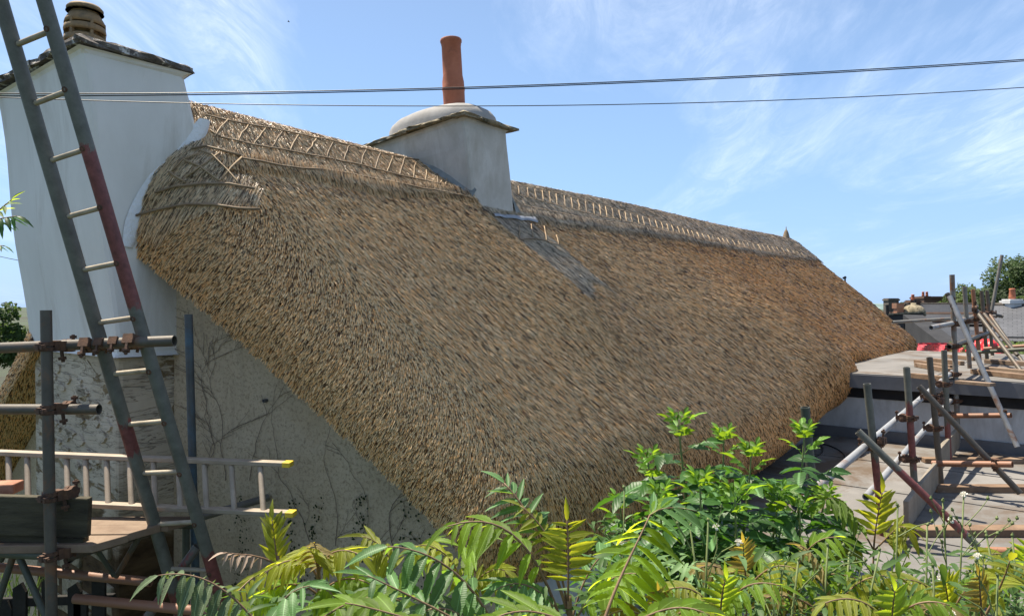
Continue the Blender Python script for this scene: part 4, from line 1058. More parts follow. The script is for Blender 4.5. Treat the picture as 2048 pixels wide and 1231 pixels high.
# ------------------------------------------------------------------ steel pole ladder leaning through the guard rail
lad = empty('pole_ladder', P(400, 1400, 3.75), 'long worn ladder with red-painted stiles leaning across the end chimney', 'ladder')
la0, la1 = P(-14, -50, 3.06), P(392, 1330, 3.80)
lb0, lb1 = P(70, -60, 3.02), P(470, 1290, 3.76)
ladax = (la1 - la0).normalized(); ladsd = (lb0 - la0); ladsd -= ladax * ladsd.dot(ladax); ladsd.normalize()
def stile(p, q, mat):
    b = MB(); n = 24; k = 12; t = (q - p).normalized(); nn_ = t.cross(ladsd)
    for i in range(n + 1):
        c_ = p.lerp(q, i / n)
        for j in range(k):
            an = 2 * PI * j / k; b.v.append(tuple(c_ + ladsd * math.cos(an) * .0265 + nn_ * math.sin(an) * .036))
    for i in range(n):
        for j in range(k): x, y = i * k + j, i * k + (j + 1) % k; b.f.append((x, y, y + k, x + k))
    b.f.append(tuple(range(k))); b.f.append(tuple(n * k + j for j in range(k)))
    return b.obj('stile', MT[mat], lad, smooth=True)
stile(la0, la1, 'stile_l'); stile(lb0, lb1, 'stile_r')
ry_a = [92, 210, 323, 435, 541, 646, 748, 849, 946, 1048, 1136]
ry_b = [60, 180, 297, 413, 524, 634, 739, 841, 942, 1042, 1140]
def along(p, q, py):
    lo, hi = 0., 1.
    for _ in range(40):
        m_ = (lo + hi) / 2; r_ = p.lerp(q, m_); y = 615.5 - r_.z / r_.y * F
        if y < py: lo = m_
        else: hi = m_
    return p.lerp(q, lo)
for ya, yb in zip([-30] + ry_a + [1240], [-62] + ry_b + [1240]):
    pa, pb = along(la0, la1, ya), along(lb0, lb1, yb)
    b = MB(); b.rings([pa, pa.lerp(pb, .5), pb], [.0125, .0125, .0125], 8); auto_smooth(b.obj('rung', MT['rung'], lad), 60)
    b = MB(); nn_ = ladax.cross(ladsd)
    if nn_.dot(-pb) < 0: nn_ = -nn_
    b.lathe(pb + nn_ * .034 + ladsd * 0.0, [(.004, 0.001), (.007, .002), (.013, .003), (.0135, -.004)], 10, nn_); b.obj('rung_ferrule', MT['coup'], lad, smooth=True)

# ------------------------------------------------------------------ aluminium ladder on its edge
al = empty('aluminium_ladder', P(380, 1010, 3.85), 'light aluminium ladder with yellow end caps lying on its side on the platform', 'ladder')
r0, r1 = P(-160, 898, 3.95), P(572, 927, 3.80)
b0_, b1__ = P(-160, 992, 3.82), P(578, 1026, 3.66)
plank(al, 'rail', r0, r1, .058, .024, 'alu', bevel=.004); plank(al, 'rail', b0_, b1__, .058, .024, 'alu', bevel=.004)
plank(al, 'end_cap', r1 - (r1 - r0).normalized() * .012, r1 + (r1 - r0).normalized() * .032, .062, .028, 'yellow', bevel=.004)
plank(al, 'end_cap', b1__ - (b1__ - b0_).normalized() * .012, b1__ + (b1__ - b0_).normalized() * .032, .062, .028, 'yellow', bevel=.004)
for x in (-70, -22, 22, 60, 140, 178, 220, 266, 313, 362, 413, 466, 522):
    t = (x + 160) / 732; p = r0.lerp(r1, t); q = b0_.lerp(b1__, t + 0.002)
    b = MB(); b.rings([p, q], .0145, 10); auto_smooth(b.obj('rung', MT['alu'], al), 60)

# ------------------------------------------------------------------ overhead cables
def cable(pts, d0, d1, rad, label):
    b = MB(); n = 60; xs = [p[0] for p in pts]; ys = [p[1] for p in pts]
    co = np.polyfit(xs, ys, 3); w = []
    for i in range(n + 1):
        x = lerp(-700, 2750, i / n); w.append(P(x, float(np.polyval(co, np.clip(x, -350, 2350))) + (0 if -350 < x < 2350 else 0), lerp(d0, d1, i / n)))
    b.rings(w, rad, 6); o = b.obj('overhead_cable', MT['cable'], smooth=True); props(o, label, 'cable', 'overhead cables')
cable([(0,187),(390,186),(700,181),(1024,171),(1500,152),(2048,119)], 3.5, 4.4, .0030, 'upper twin black cable crossing the sky before the clay chimney pot')
cable([(0,192),(390,190),(700,184),(1024,174),(1500,155),(2048,122)], 3.5, 4.4, .0030, 'black cable running close beneath its upper twin across the sky')
cable([(0,195),(300,204),(600,210),(900,213),(1400,205),(2048,175)], 3.6, 4.5, .0026, 'lowest thin cable sagging past the foot of the clay chimney pot')
b = MB(); b.rings([P(-200, 470, 9), P(20, 517, 9.3), P(110, 535, 9.5)], .004, 5); o = b.obj('overhead_cable', MT['cable']); props(o, 'short length of cable left of the white end chimney', 'cable', 'overhead cables')

# thin pole seen over the thatch
b = MB(); b.rings([P(1690, 552, 30) , P(1693, 700, 30)], .035, 8); b.beam(P(1686, 556, 30), P(1692, 554, 30), .08, .08)
o = b.obj('telegraph_pole', MT['dark']); props(o, 'thin dark pole top showing just over the thatched slope', 'pole')

# gull high in the sky
def bird(px, py, d, label):
    c_ = P(px, py, d); b = MB()
    b.rings([c_ + Vector((-.22, 0, 0)), c_ + Vector((-.12, 0, .02)), c_ + Vector((.05, 0, .03)), c_ + Vector((.16, 0, .03)), c_ + Vector((.24, 0, .02))], [.01, .05, .065, .045, .01], 6)
    e = empty('bird', c_, label, 'bird'); b.obj('body', MT['dark'], e, smooth=True)
    for s in (-1, 1):
        b = MB(); v_ = [c_ + Vector((.10, 0, .05)), c_ + Vector((-.06, 0, .05)), c_ + Vector((.02, s * .32, .14)), c_ + Vector((.12, s * .30, .15)), c_ + Vector((-.08, s * .66, .08))]
        b.add(v_, [(0, 1, 2, 3), (3, 2, 4)]); b.obj('wing', MT['dark'], e)
bird(577, 44, 130, 'tiny dark bird flying high above the thatched ridge')

# ------------------------------------------------------------------ creeper left on the gable
def creeper(start, seed, label, h_px, spread):
    r = random.Random(seed); b = MB()
    def grow(x, y, ang, n, rad, depth):
        pts = [on_gable(x, y, .006)]
        for i in range(n):
            ang += r.gauss(0, .22); ang = max(-1.2, min(1.2, ang)); st = 15 if depth == 0 else 11
            x += math.sin(ang) * st; y -= math.cos(ang) * st
            pts.append(on_gable(x, y, .006 + r.random() * .004))
            if depth < 2 and r.random() < spread: grow(x, y, ang + r.choice((-1, 1)) * r.uniform(.35, .9), max(3, int(n * r.uniform(.3, .6))), rad * .65, depth + 1)
        b.rings(pts, [max(.0012, rad * (1 - .7 * i / len(pts))) for i in range(len(pts))], 4)
    grow(start[0], start[1], r.uniform(-.15, .15), int(h_px / 15), .0025, 0)
    o = b.obj('dead_creeper', MT['creep']); props(o, label, 'creeper', 'dead creepers on the gable')
for (s, sd, h_, sp, lab) in (((452, 960), 1, 300, .42, 'branching dead creeper on the gable, nearest the blue pole'), ((500, 960), 2, 210, .3, 'short dead creeper on the gable behind the end of the aluminium ladder'),
        ((620, 1080), 3, 330, .10, 'single bare creeper stem climbing the middle of the gable'), ((672, 1090), 4, 240, .12, 'bare creeper stem right of the middle of the gable'),
        ((790, 1110), 5, 230, .45, 'tangled dead creeper on the gable low beside the thatch edge'), ((740, 1110), 6, 200, .3, 'forked dead creeper low on the gable, left of the tangled one'),
        ((410, 960), 7, 290, .3, 'slanting dead creeper on the gable between the breast and the blue pole'), ((850, 1110), 8, 150, .5, 'small tangled creeper at the lowest corner of the thatch')):
    creeper(s, sd, lab, h_, sp)
# leaves of the living ivy on it, low down
b = MB(); r = random.Random(12)
for k in range(480):
    x0 = r.choice((485, 590, 640, 720, 845)); y = r.uniform(985, 1200); x = x0 + r.gauss(0, 4 + (y - 985) * .05) + 7 * math.sin(y * .035 + x0) ; 
    if x0 == 845: x = 800 + r.uniform(0, 80)
    p = on_gable(x, y, .012 + r.random() * .02); s = r.uniform(.005, .011); a_ = r.uniform(0, 6.3)
    e1 = gd * math.cos(a_) + ZAX * math.sin(a_); e2 = gd * -math.sin(a_) + ZAX * math.cos(a_); e1 = e1 + gn * r.uniform(-.4, .6)
    b.add([p - e1 * s, p - e2 * s * .8, p + e1 * s, p + e2 * s * .8], [(0, 1, 2, 3)])
o = b.obj('ivy', leaf_mat('dark_ivy', (.02, .035, .012), (.05, .09, .02), tr=.2, vein=False)); props(o, 'dark ivy leaves creeping up the foot of the gable', 'ivy', kind='stuff')
# blackened paling fence below the platform
pf = empty('paling_fence', P(90, 1231, 3.9), 'blackened broken paling fence in the dark under the platform', 'fence')
for (x, top) in ((38, 1165), (96, 1152), (148, 1165), (160, 1190), (196, 1140), (10, 1200)):
    w = 26 / F * 3.9; p = P(x, top, 3.9); b = MB()
    v_ = [(-w / 2, -1.6), (w / 2, -1.6), (w / 2, -.05), (0.01, 0), (-w / 2, -.03)]
    b.add([p + Vector((a_, 0, c_)) for a_, c_ in v_] + [p + Vector((a_, .02, c_)) for a_, c_ in v_], [(0,1,2,3,4), (9,8,7,6,5), (0,5,6,1), (1,6,7,2), (2,7,8,3), (3,8,9,4), (4,9,5,0)]); b.obj('paling', MT['picket'], pf)
plank(pf, 'rail', P(-40, 1205, 3.93), P(230, 1195, 3.93), .03, .05, 'picket')

# ------------------------------------------------------------------ the town beyond
def slate_mat(name, c1, c2, rows):
    m, nt, out = M_new(name)
    t = N(nt, 'ShaderNodeTexCoord'); br = N(nt, 'ShaderNodeTexBrick'); mp_ = N(nt, 'ShaderNodeMapping')
    nt.links.new(t.outputs['UV'], mp_.inputs[0]); nt.links.new(mp_.outputs[0], br.inputs['Vector'])
    br.inputs['Scale'].default_value = 1; br.inputs['Color1'].default_value = rgba(c1); br.inputs['Color2'].default_value = rgba(c2)
    br.inputs['Mortar'].default_value = rgba(tuple(x * .3 for x in c1)); br.inputs['Mortar Size'].default_value = .010; br.inputs['Brick Width'].default_value = .28; br.inputs['Row Height'].default_value = .17
    c = mixc_(nt, ramp(nt, noise(nt, coords(nt), .8, 7), [(.45, (0,0,0)), (.75, (.5,.5,.5))]), br.outputs['Color'], tuple(x * 1.5 for x in c2))
    surf(nt, out, c, .55, 0, br.outputs['Fac'], .02, -0.6); return m
MT['slate'] = slate_mat('grey_slates', (.062, .064, .07), (.088, .09, .097), 10)
MT['slate2'] = slate_mat('dark_slates', (.024, .024, .026), (.036, .035, .035), 10)
MT['stonewall'] = pmat('dark_stone_wall', (.075, .062, .05), (.14, .12, .10), 6, .95, bump=.8, bump_d=.04, fine=8)
MT['brick'] = pmat('brown_brick_stack', (.085, .05, .036), (.13, .08, .055), 5, .9, bump=.6, bump_d=.02, fine=10)
MT['greyrend'] = pmat('dark_grey_render', (.035, .035, .037), (.06, .06, .06), 1.2, .9, bump=.4, c3=(.10, .093, .08), c3_scale=1.0)
def quad_uv(b_, uvs, pts):
    i = len(b_.v); b_.v += [tuple(p) for p in pts]; b_.f.append((i, i + 1, i + 2, i + 3))
    e = (Vector(pts[1]) - Vector(pts[0])).length; w = (Vector(pts[3]) - Vector(pts[0])).length
    uvs += [(0, 0), (e, 0), (e, w), (0, w)]
def set_uv(o, uvs):
    l = o.data.uv_layers.new(name='UVMap')
    for i, c_ in enumerate(uvs): l.data[i].uv = c_
def house_gable(c, yaw, L, W, zg, ze, zr, roofmat, wallmat, label, stacks=()):
    """simple pitched house: centre c(x,y), ridge along yaw"""
    ax = Vector((math.cos(yaw), math.sin(yaw), 0)); sd = Vector((-ax.y, ax.x, 0)); o = Vector((c[0], c[1], 0))
    e = empty('town_house', o + ZAX * zg, label, 'house')
    q = lambda a, s, z: o + ax * a + sd * s + ZAX * z
    b = MB(); l, w = L / 2, W / 2
    v_ = [q(-l, -w, zg), q(l, -w, zg), q(l, w, zg), q(-l, w, zg), q(-l, -w, ze), q(l, -w, ze), q(l, w, ze), q(-l, w, ze), q(-l, 0, zr - .05), q(l, 0, zr - .05)]
    b.add(v_, [(0,1,5,4), (2,3,7,6), (1,2,6,9,5), (3,0,4,8,7)]); b.obj('wall', MT[wallmat], e)
    b = MB(); uvs = []
    for s in (-1, 1): quad_uv(b, uvs, [q(-l - .15, s * (w + .25), ze - .15), q(l + .15, s * (w + .25), ze - .15), q(l + .15, 0, zr), q(-l - .15, 0, zr)])
    rf = b.obj('roof', MT[roofmat], e); set_uv(rf, uvs)
    b = MB(); b.rings([q(-l - .15, 0, zr), q(l + .15, 0, zr)], .10, 6); b.obj('ridge_tiles', MT[wallmat], rf)
    # windows on both long sides
    n = max(2, int(L / 2.6))
    for s in (-1, 1):
        for k in range(n):
            a_ = -l + (k + .5) * L / n; zc_ = (zg + ze) / 2 + .6
            b = MB(); b.add([q(a_ - .45, s * (w + .03), zc_ - .6), q(a_ + .45, s * (w + .03), zc_ - .6), q(a_ + .45, s * (w + .03), zc_ + .6), q(a_ - .45, s * (w + .03), zc_ + .6)], [(0,1,2,3)])
            wn_ = b.obj('window', MT['dark'], e)
            b = MB(); b.beam(q(a_, s * (w + .05), zc_ - .6), q(a_, s * (w + .05), zc_ + .6), .06, .05); b.beam(q(a_ - .45, s * (w + .05), zc_), q(a_ + .45, s * (w + .05), zc_), .06, .05); b.obj('glazing_bar', MT['extwall'], wn_)
    for (a_, s, zt, ww, mt, pots) in stacks:
        b = MB(); b.box((-ww / 2, -ww / 2, 0), (ww / 2, ww / 2, zt - ze)); b.box((-ww / 2 - .06, -ww / 2 - .06, zt - ze - .18), (ww / 2 + .06, ww / 2 + .06, zt - ze - .06))
        p = q(a_, s, ze); b.v = [tuple(Vector(x) + p) for x in b.v]; st_ = b.obj('chimney', MT[mt], e)
        for k in range(pots):
            b = MB(); b.lathe(q(a_ + (k - (pots - 1) / 2) * ww * .5, s, zt), [(.13, 0), (.12, .1), (.10, .35), (.12, .4), (.08, .42)], 10); b.obj('chimney_pot', MT['terra'], st_, smooth=True)
    return e
def atd(px, d): return ((px - 1024) / F * d, d)
def zat(py, d): return -(py - 615.5) / F * d
# near slate roof with a big rendered stack just past the thatch
d = 19.0
nr = empty('town_house', P(1850, 760, 20), 'slate roofed house close behind the thatch with a broad grey rendered stack', 'house')
b = MB(); uvs = []
quad_uv(b, uvs, [P(1800, 720, 18), P(1960, 720, 17.5), P(1900, 648, 22), P(1800, 640, 22.5)]); quad_uv(b, uvs, [P(1900, 722, 17.6), P(2010, 724, 17), P(1975, 664, 21.5), P(1866, 648, 22)])
o = b.obj('roof', MT['slate2'], nr); set_uv(o, uvs)
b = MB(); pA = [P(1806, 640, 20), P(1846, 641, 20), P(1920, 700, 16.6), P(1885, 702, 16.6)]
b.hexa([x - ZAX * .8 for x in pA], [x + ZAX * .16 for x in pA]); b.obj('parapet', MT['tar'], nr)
b = MB(); b.hexa([P(1780, 700, 21), P(1848, 700, 21), P(1848, 700, 22.2), P(1780, 700, 22.2)], [P(1779, 628, 21), P(1847, 624, 21), P(1847, 624, 22.2), P(1779, 628, 22.2)]); st_ = b.obj('chimney', MT['greyrend'], nr)
b = MB(); b.hexa([P(1776, 629.5, 20.9), P(1850, 625, 20.9), P(1850, 625, 22.3), P(1776, 629.5, 22.3)], [P(1777, 626.5, 20.9), P(1850, 622, 20.9), P(1850, 622, 22.3), P(1777, 626.5, 22.3)]); b.obj('capping_slab', MT['slab2'], st_)
b = MB(); c_ = P(1827, 625, 21.6); b.lathe(c_, [(.34, -.1), (.33, .03), (.29, .13), (.2, .21), (.1, .235), (.075, .24), (.075, .30), (.05, .30)], 18); b.obj('domed_cap', MT['slab2'], st_, smooth=True)
b = MB(); c_ = P(1797, 625, 21.6); b.box(c_ + Vector((-.10, -.10, -.02)), c_ + Vector((.10, .10, .13))); b.box(c_ + Vector((-.13, -.13, .13)), c_ + Vector((.10, .13, .29))); b.obj('metal_cowl', MT['tube_o'], st_)
for q_, r_ in (((P(1776, 640, 21.6), P(1774, 609, 21.6)), .05), ((P(1830.5, 614, 21.6), P(1830, 599, 21.6)), .035), ((P(1782, 630, 21.6), P(1782, 616, 21.6)), .016)):
    b = MB(); b.rings(q_, r_, 8); b.obj('flue_pipe', MT['dark'], st_)
b = MB(); b.hexa([P(1808, 712, 19.8), P(1832, 712, 19.8), P(1832, 712, 20.2), P(1808, 712, 20.2)], [P(1806, 641, 19.8), P(1817, 641, 19.8), P(1817, 641, 20.2), P(1806, 641, 20.2)]); b.obj('wall', MT['greyrend'], nr)
# stone and slate roofs further off
x, y = atd(1880, 52); house_gable((x, y), .15, 5.5, 6, -7, -.55, zat(607, 52), 'slate2', 'stonewall', 'dark stone house with a steep gable in the middle of the far roofs', [(-2.2, 0, zat(600, 52), .7, 'brick', 1), (-3.2, 1, zat(596, 52), .75, 'stonewall', 0)])
x, y = atd(1850, 60); house_gable((x, y), 1.35, 6.0, 5, -7, -1.2, zat(612, 60), 'slate2', 'stonewall', 'long dark roof left of the steep stone gable, with a broken brown stack', [(-1, 0, zat(593, 60), 2.0, 'brick', 0)])
x, y = atd(1893, 66); house_gable((x, y), .0, 5.0, 5, -7, -.6, zat(598, 66), 'slate', 'stonewall', 'pale stone house standing highest behind the steep gable', [(-2.0, 0, zat(592, 66), .7, 'brick', 2), (.6, 0, zat(594, 66), .5, 'brick', 1)])
x, y = atd(1868, 38); house_gable((x, y), -.45, 5.2, 5, -7, zat(640, 38), zat(627, 38), 'slate2', 'brick', 'low lichen-stained roof just behind the broad grey stack', [])
x, y = atd(1935, 36); house_gable((x, y), -.5, 3.6, 5, -7, zat(662, 36), zat(640, 36), 'slate', 'stonewall', 'slate roof half hidden behind the scaffold poles', [(.9, 0, zat(632, 36), .5, 'brick', 1)])
x, y = atd(2150, 27); house_gable((x, y), -.61, 5.0, 6.6, -6, zat(676, 24), zat(609, 27), 'slate', 'stonewall', 'grey slate house at the right edge with a white chimney', [(-1.95, 0, zat(597, 27), .5, 'extwall', 1)])
# ------------------------------------------------------------------ trees
MT['tleaf'] = leaf_mat('tree_foliage', (.035, .06, .018), (.10, .17, .03), .55, .3, vein=False)
MT['tleaf2'] = leaf_mat('tree_foliage_light', (.06, .09, .025), (.16, .23, .04), .55, .35, vein=False)
def tree(px, pyb, pyt, d, wpx, label, mat, seed, n=2600, leaf=None):
    r = random.Random(seed); base = P(px, pyb, d); top = P(px, pyt, d); H = top.z - base.z; W = wpx / F * d
    zg = ground_z(base.x, base.y) if base.z > ground_z(base.x, base.y) else base.z
    e = empty('tree', (base.x, base.y, zg), label, 'tree')
    b = MB(); tp = Vector((base.x, base.y, base.z + H * .45))
    b.rings([(base.x, base.y, zg), base.lerp(tp, .5), tp], [W * .05, W * .04, W * .02], 8)
    lobes = []
    for k in range(11):
        an = r.uniform(0, 6.28); rr = W * .5 * math.sqrt(r.random()) * .72; hz = r.uniform(.28, .86)
        rad = W * r.uniform(.17, .27) * (1.15 - .45 * abs(hz - .5))
        lobes.append((Vector((base.x + math.cos(an) * rr, base.y + math.sin(an) * rr, base.z + H * hz)), rad))
    for c_, rad in lobes: b.rings([tp.lerp(Vector((base.x, base.y, zg)), .3), tp.lerp(c_, .6), c_], [W * .018, W * .011, W * .004], 5)
    b.obj('trunk', MT['bark'], e)
    b = MB(); lf = leaf or max(.10, 3.2 / F * d)
    tot = sum(q[1] ** 2 for q in lobes)
    for c_, rad in lobes:
        for k in range(int(n * rad * rad / tot)):
            v_ = Vector((r.gauss(0, 1), r.gauss(0, 1), r.gauss(0, 1))).normalized()
            p = c_ + v_ * rad * (r.uniform(.45, 1.08) ** .5) * (1 + .18 * math.sin(v_.x * 7 + v_.z * 5)); p.z = max(p.z, base.z + H * .05)
            e1 = Vector((r.gauss(0, 1), r.gauss(0, 1), r.gauss(0, .7))).normalized(); e2 = e1.orthogonal().normalized()
            s = lf * r.uniform(.6, 1.5)
            b.add([p - e1 * s, p - e2 * s * .55, p + e1 * s, p + e2 * s * .55], [(0, 1, 2, 3)])
    o = b.obj('crown', MT[mat], e); return e
tree(2052, 640, 512, 48, 150, 'large dark broadleaf tree rising at the right edge', 'tleaf', 1, 12000)
tree(2008, 660, 572, 44, 80, 'mid green tree between the leaning red prop and the white chimney', 'tleaf', 2, 4200)
tree(1940, 665, 572, 56, 88, 'rounded tree behind the two tallest scaffold poles', 'tleaf2', 3, 5000)
tree(1982, 665, 577, 60, 80, 'tree behind the far scaffold poles, between the rounded tree and the leaning prop', 'tleaf', 4, 4000)
tree(1915, 650, 590, 58, 46, 'smaller tree left of the tallest scaffold pole', 'tleaf2', 5, 2400)
tree(1812, 632, 606, 75, 26, 'small far tree showing over the grey rendered stack', 'tleaf', 6, 1500)
tree(2046, 640, 588, 30, 30, 'bright small tree right of the white chimney', 'tleaf2', 7, 1800)
tree(-8, 760, 603, 34, 105, 'dark tree at the left edge beyond the thatch', 'tleaf', 8, 5000)
# garden greenery at the end of the flat roof
b = MB(); r = random.Random(31)
for k in range(1500):
    p = P(r.uniform(1900, 2080), r.uniform(682, 732), r.uniform(13.5, 17)); p.z = min(p.z, -.72)
    e1 = Vector((r.gauss(0, 1), r.gauss(0, 1), r.gauss(0, .7))).normalized(); e2 = e1.orthogonal(); s = r.uniform(.03, .09)
    b.add([p - e1 * s, p - e2 * s * .5, p + e1 * s, p + e2 * s * .5], [(0, 1, 2, 3)])
o = b.obj('shrubbery', MT['tleaf2']); props(o, 'low green shrubbery of the garden beyond the far roof edge', 'shrubbery', kind='stuff')

# ------------------------------------------------------------------ foreground plants
LM = {'bright': leaf_mat('sumac_leaf_bright', (.10, .17, .025), (.56, .70, .03), .40, .62),
      'yellow': leaf_mat('sumac_leaf_young', (.15, .17, .022), (.62, .62, .03), .42, .6),
      'deep': leaf_mat('sumac_leaf_deep', (.075, .15, .055), (.28, .48, .035), .36, .42),
      'grey': leaf_mat('sumac_leaf_dusty', (.11, .15, .075), (.16, .22, .05), .5, .3),
      'bronze': leaf_mat('sumac_leaf_bronze', (.15, .12, .04), (.50, .36, .04), .48, .55),
      'pink': leaf_mat('sumac_leaf_pinkish', (.28, .21, .16), (.34, .22, .10), .55, .35),
      'elder': leaf_mat('elder_leaf', (.035, .088, .02), (.11, .27, .02), .33, .35),
      'elder_y': leaf_mat('elder_leaf_young', (.08, .17, .022), (.30, .46, .02), .36, .5),
      'weed': leaf_mat('weed_leaf', (.05, .095, .028), (.17, .28, .03), .45, .4)}
def leaflet_mesh(name, mat, width=.29, fold=.35, droop=.25, teeth=True, rows=9):
    b = MB()
    for i in range(rows):
        t = i / (rows - 1)
        w = width * .5 * (math.sin(PI * min(1, t ** .72)) ** .85) * (1.0 if t < .999 else 0)
        w = max(w, .004)
        if teeth and 0 < i < rows - 1: w *= 1 + (.10 if i % 2 else -.07)
        z = -droop * t * t
        b.v += [(-w, t, z + w * fold), (0, t, z), (w, t, z + w * fold)]
    for i in range(rows - 1):
        x = i * 3; b.f += [(x, x + 1, x + 4, x + 3), (x + 1, x + 2, x + 5, x + 4)]
    return b.mesh(name, mat, smooth=True)
LEAF = {}
def leaf_me(kind, var):
    k = (kind, var)
    if k not in LEAF:
        w, fo, dr = ((.24, .5, .18), (.27, .35, .32), (.21, .7, .08), (.25, .25, .45))[var]
        LEAF[k] = leaflet_mesh('leaflet', LM[kind], w, fo, dr, rows=15 if kind in ('deep', 'bright', 'grey') else 9)
    return LEAF[k]
def frame_mat(pos, yax, up, s):
    y = Vector(yax).normalized(); x = y.cross(Vector(up))
    if x.length < 1e-3: x = y.orthogonal()
    x.normalize(); z = x.cross(y)
    return Matrix.Translation(pos) @ Matrix((x, y, z)).transposed().to_4x4() @ Matrix.Scale(s, 4)
def bez(p, t):
    if len(p) == 3: return p[0] * (1 - t) ** 2 + p[1] * 2 * t * (1 - t) + p[2] * t * t
    return p[0] * (1 - t) ** 3 + p[1] * 3 * t * (1 - t) ** 2 + p[2] * 3 * t * t * (1 - t) + p[3] * t ** 3
def frond(plant, pts, n, ll, kind, droop=.35, fwd=.5, start=.28, up=None, seed=0, stem='stem_r', rad=.0035, wob=.12, joined=False):
    """pts: control points of the leaf stalk; n pairs of leaflets about ll long"""
    r = random.Random(seed + 77)
    path = [bez(pts, i / 14) for i in range(15)]
    b = MB(); b.rings(path, [rad * (1 - .65 * i / 14) for i in range(15)], 5)
    fr = b.obj('frond', MT[stem] if stem in MT else LM[stem], plant, smooth=True)
    up0 = Vector(up) if up is not None else Vector((0, -.35, 1))
    jb = MB()
    inv = Matrix.Translation(-world_of(plant).translation)
    def put(p, y, s):
        me_ = leaf_me(kind, r.randrange(4))
        u_ = (up0 + Vector((r.gauss(0, wob * 1.5), r.gauss(0, wob * 1.5), r.gauss(0, wob)))).normalized()
        M_ = frame_mat(p, y, u_, s)
        if joined:
            jb.add([M_ @ v_.co for v_ in me_.vertices], [tuple(f.vertices) for f in me_.polygons]); return
        o = link('leaflet', me_, fr); o.matrix_basis = M_
    for i in range(n):
        t = start + (1 - start) * (i + .3) / n
        p = bez(pts, t); tg = (bez(pts, min(1, t + .02)) - bez(pts, t - .02)).normalized()
        sd = tg.cross(up0)
        if sd.length < .05: sd = tg.orthogonal()
        sd.normalize()
        pr = math.sin(PI * (0.18 + .72 * (i + .5) / n)) ** .6
        for s in (-1, 1):
            y = tg * (fwd + .35 * t) + sd * s + Vector((0, 0, -droop)) + Vector((r.gauss(0, wob), r.gauss(0, wob), r.gauss(0, wob)))
            put(p, y, ll * pr * r.uniform(.88, 1.1))
    tg = (bez(pts, 1) - bez(pts, .95)).normalized(); put(bez(pts, 1), tg + Vector((0, 0, -droop * .5)), ll * .8)
    if joined: jb.obj('leaflets', LM[kind], fr, smooth=True)
    return fr
def sumac(base, label, stem_pts=None, group='sumac saplings along the bank', rad=.008):
    e = empty('sumac_sapling', base, label, 'sapling', group)
    if stem_pts:
        b = MB(); path = [bez(stem_pts, i / 10) for i in range(11)] if len(stem_pts) in (3, 4) else stem_pts
        b.rings(path, [rad * (1 - .5 * i / 10) for i in range(11)], 8); b.obj('stem', MT['stem_r'], e, smooth=True)
    return e
GZ = lambda x, y: ground_z(x, y)
def foot(px, d):
    x = (px - 1024) / F * d; return Vector((x, d, GZ(x, d)))
def FP(e, pts, d0, d1=None):
    d1 = d1 or d0; n = len(pts); return [P(x, y, lerp(d0, d1, i / (n - 1))) for i, (x, y) in enumerate(pts)]

# 1 the frond hanging across the ladder foot
e = sumac(foot(560, 1.75), 'sapling at the lower left, its long frond drooping across the foot of the pole ladder', FP(None, [(600, 1500), (590, 1380), (560, 1300)], 1.75))
frond(e, FP(None, [(560, 1310), (470, 1170), (400, 1135), (316, 1150)], 1.75, 1.66), 9, .10, 'grey', droop=.75, fwd=.15, start=.30, seed=1)
frond(e, FP(None, [(560, 1310), (530, 1240), (560, 1180), (620, 1170)], 1.72, 1.60), 6, .10, 'deep', droop=.5, seed=2)
frond(e, FP(None, [(570, 1300), (640, 1230), (720, 1170), (800, 1200)], 1.70, 1.62), 8, .12, 'bright', droop=.35, seed=3)
# 2 upright young shoot, left of middle
e = sumac(foot(545, 2.2), 'young yellow sapling standing upright below the yellow end caps', FP(None, [(590, 1400), (575, 1250), (556, 1110)], 2.2))
frond(e, FP(None, [(556, 1130), (550, 1090), (544, 1040)], 2.2, 2.2), 9, .075, 'yellow', droop=-.35, fwd=.8, start=.05, seed=4, up=(0, -1, .2), joined=False)
frond(e, FP(None, [(556, 1130), (520, 1105), (480, 1110), (447, 1104)], 2.2, 2.1), 6, .055, 'pink', droop=.8, seed=5)
frond(e, FP(None, [(560, 1150), (600, 1105), (625, 1100)], 2.2, 2.15), 4, .07, 'yellow', droop=.4, seed=6)
frond(e, FP(None, [(556, 1125), (500, 1150), (470, 1190)], 2.15, 2.0), 6, .07, 'yellow', droop=.6, seed=7)
# 3 the yellow fountain
e = sumac(foot(640, 2.0), 'yellow-green sapling with a fountain of narrow leaves left of the middle', FP(None, [(650, 1420), (640, 1260), (636, 1150)], 2.0))
for k, (q, ll, kd) in enumerate((([(636,1160),(620,1100),(560,1115),(525,1150)], .085, 'yellow'), ([(636,1160),(640,1095),(690,1090),(722,1110)], .085, 'yellow'), ([(636,1165),(636,1110),(625,1105),(618,1095)], .08, 'yellow'),
        ([(636,1190),(600,1150),(540,1170),(505,1200)], .10, 'bright'), ([(636,1190),(680,1140),(730,1150),(770,1190)], .10, 'bright'), ([(640,1160),(636,1100),(628,1085)], .05, 'bronze'), ([(636,1200),(640,1160),(660,1170),(690,1230)], .10, 'bright'))):
    frond(e, FP(None, q, 2.0, 1.92), 8, ll, kd, droop=.55, fwd=.55, start=.25, seed=10 + k)
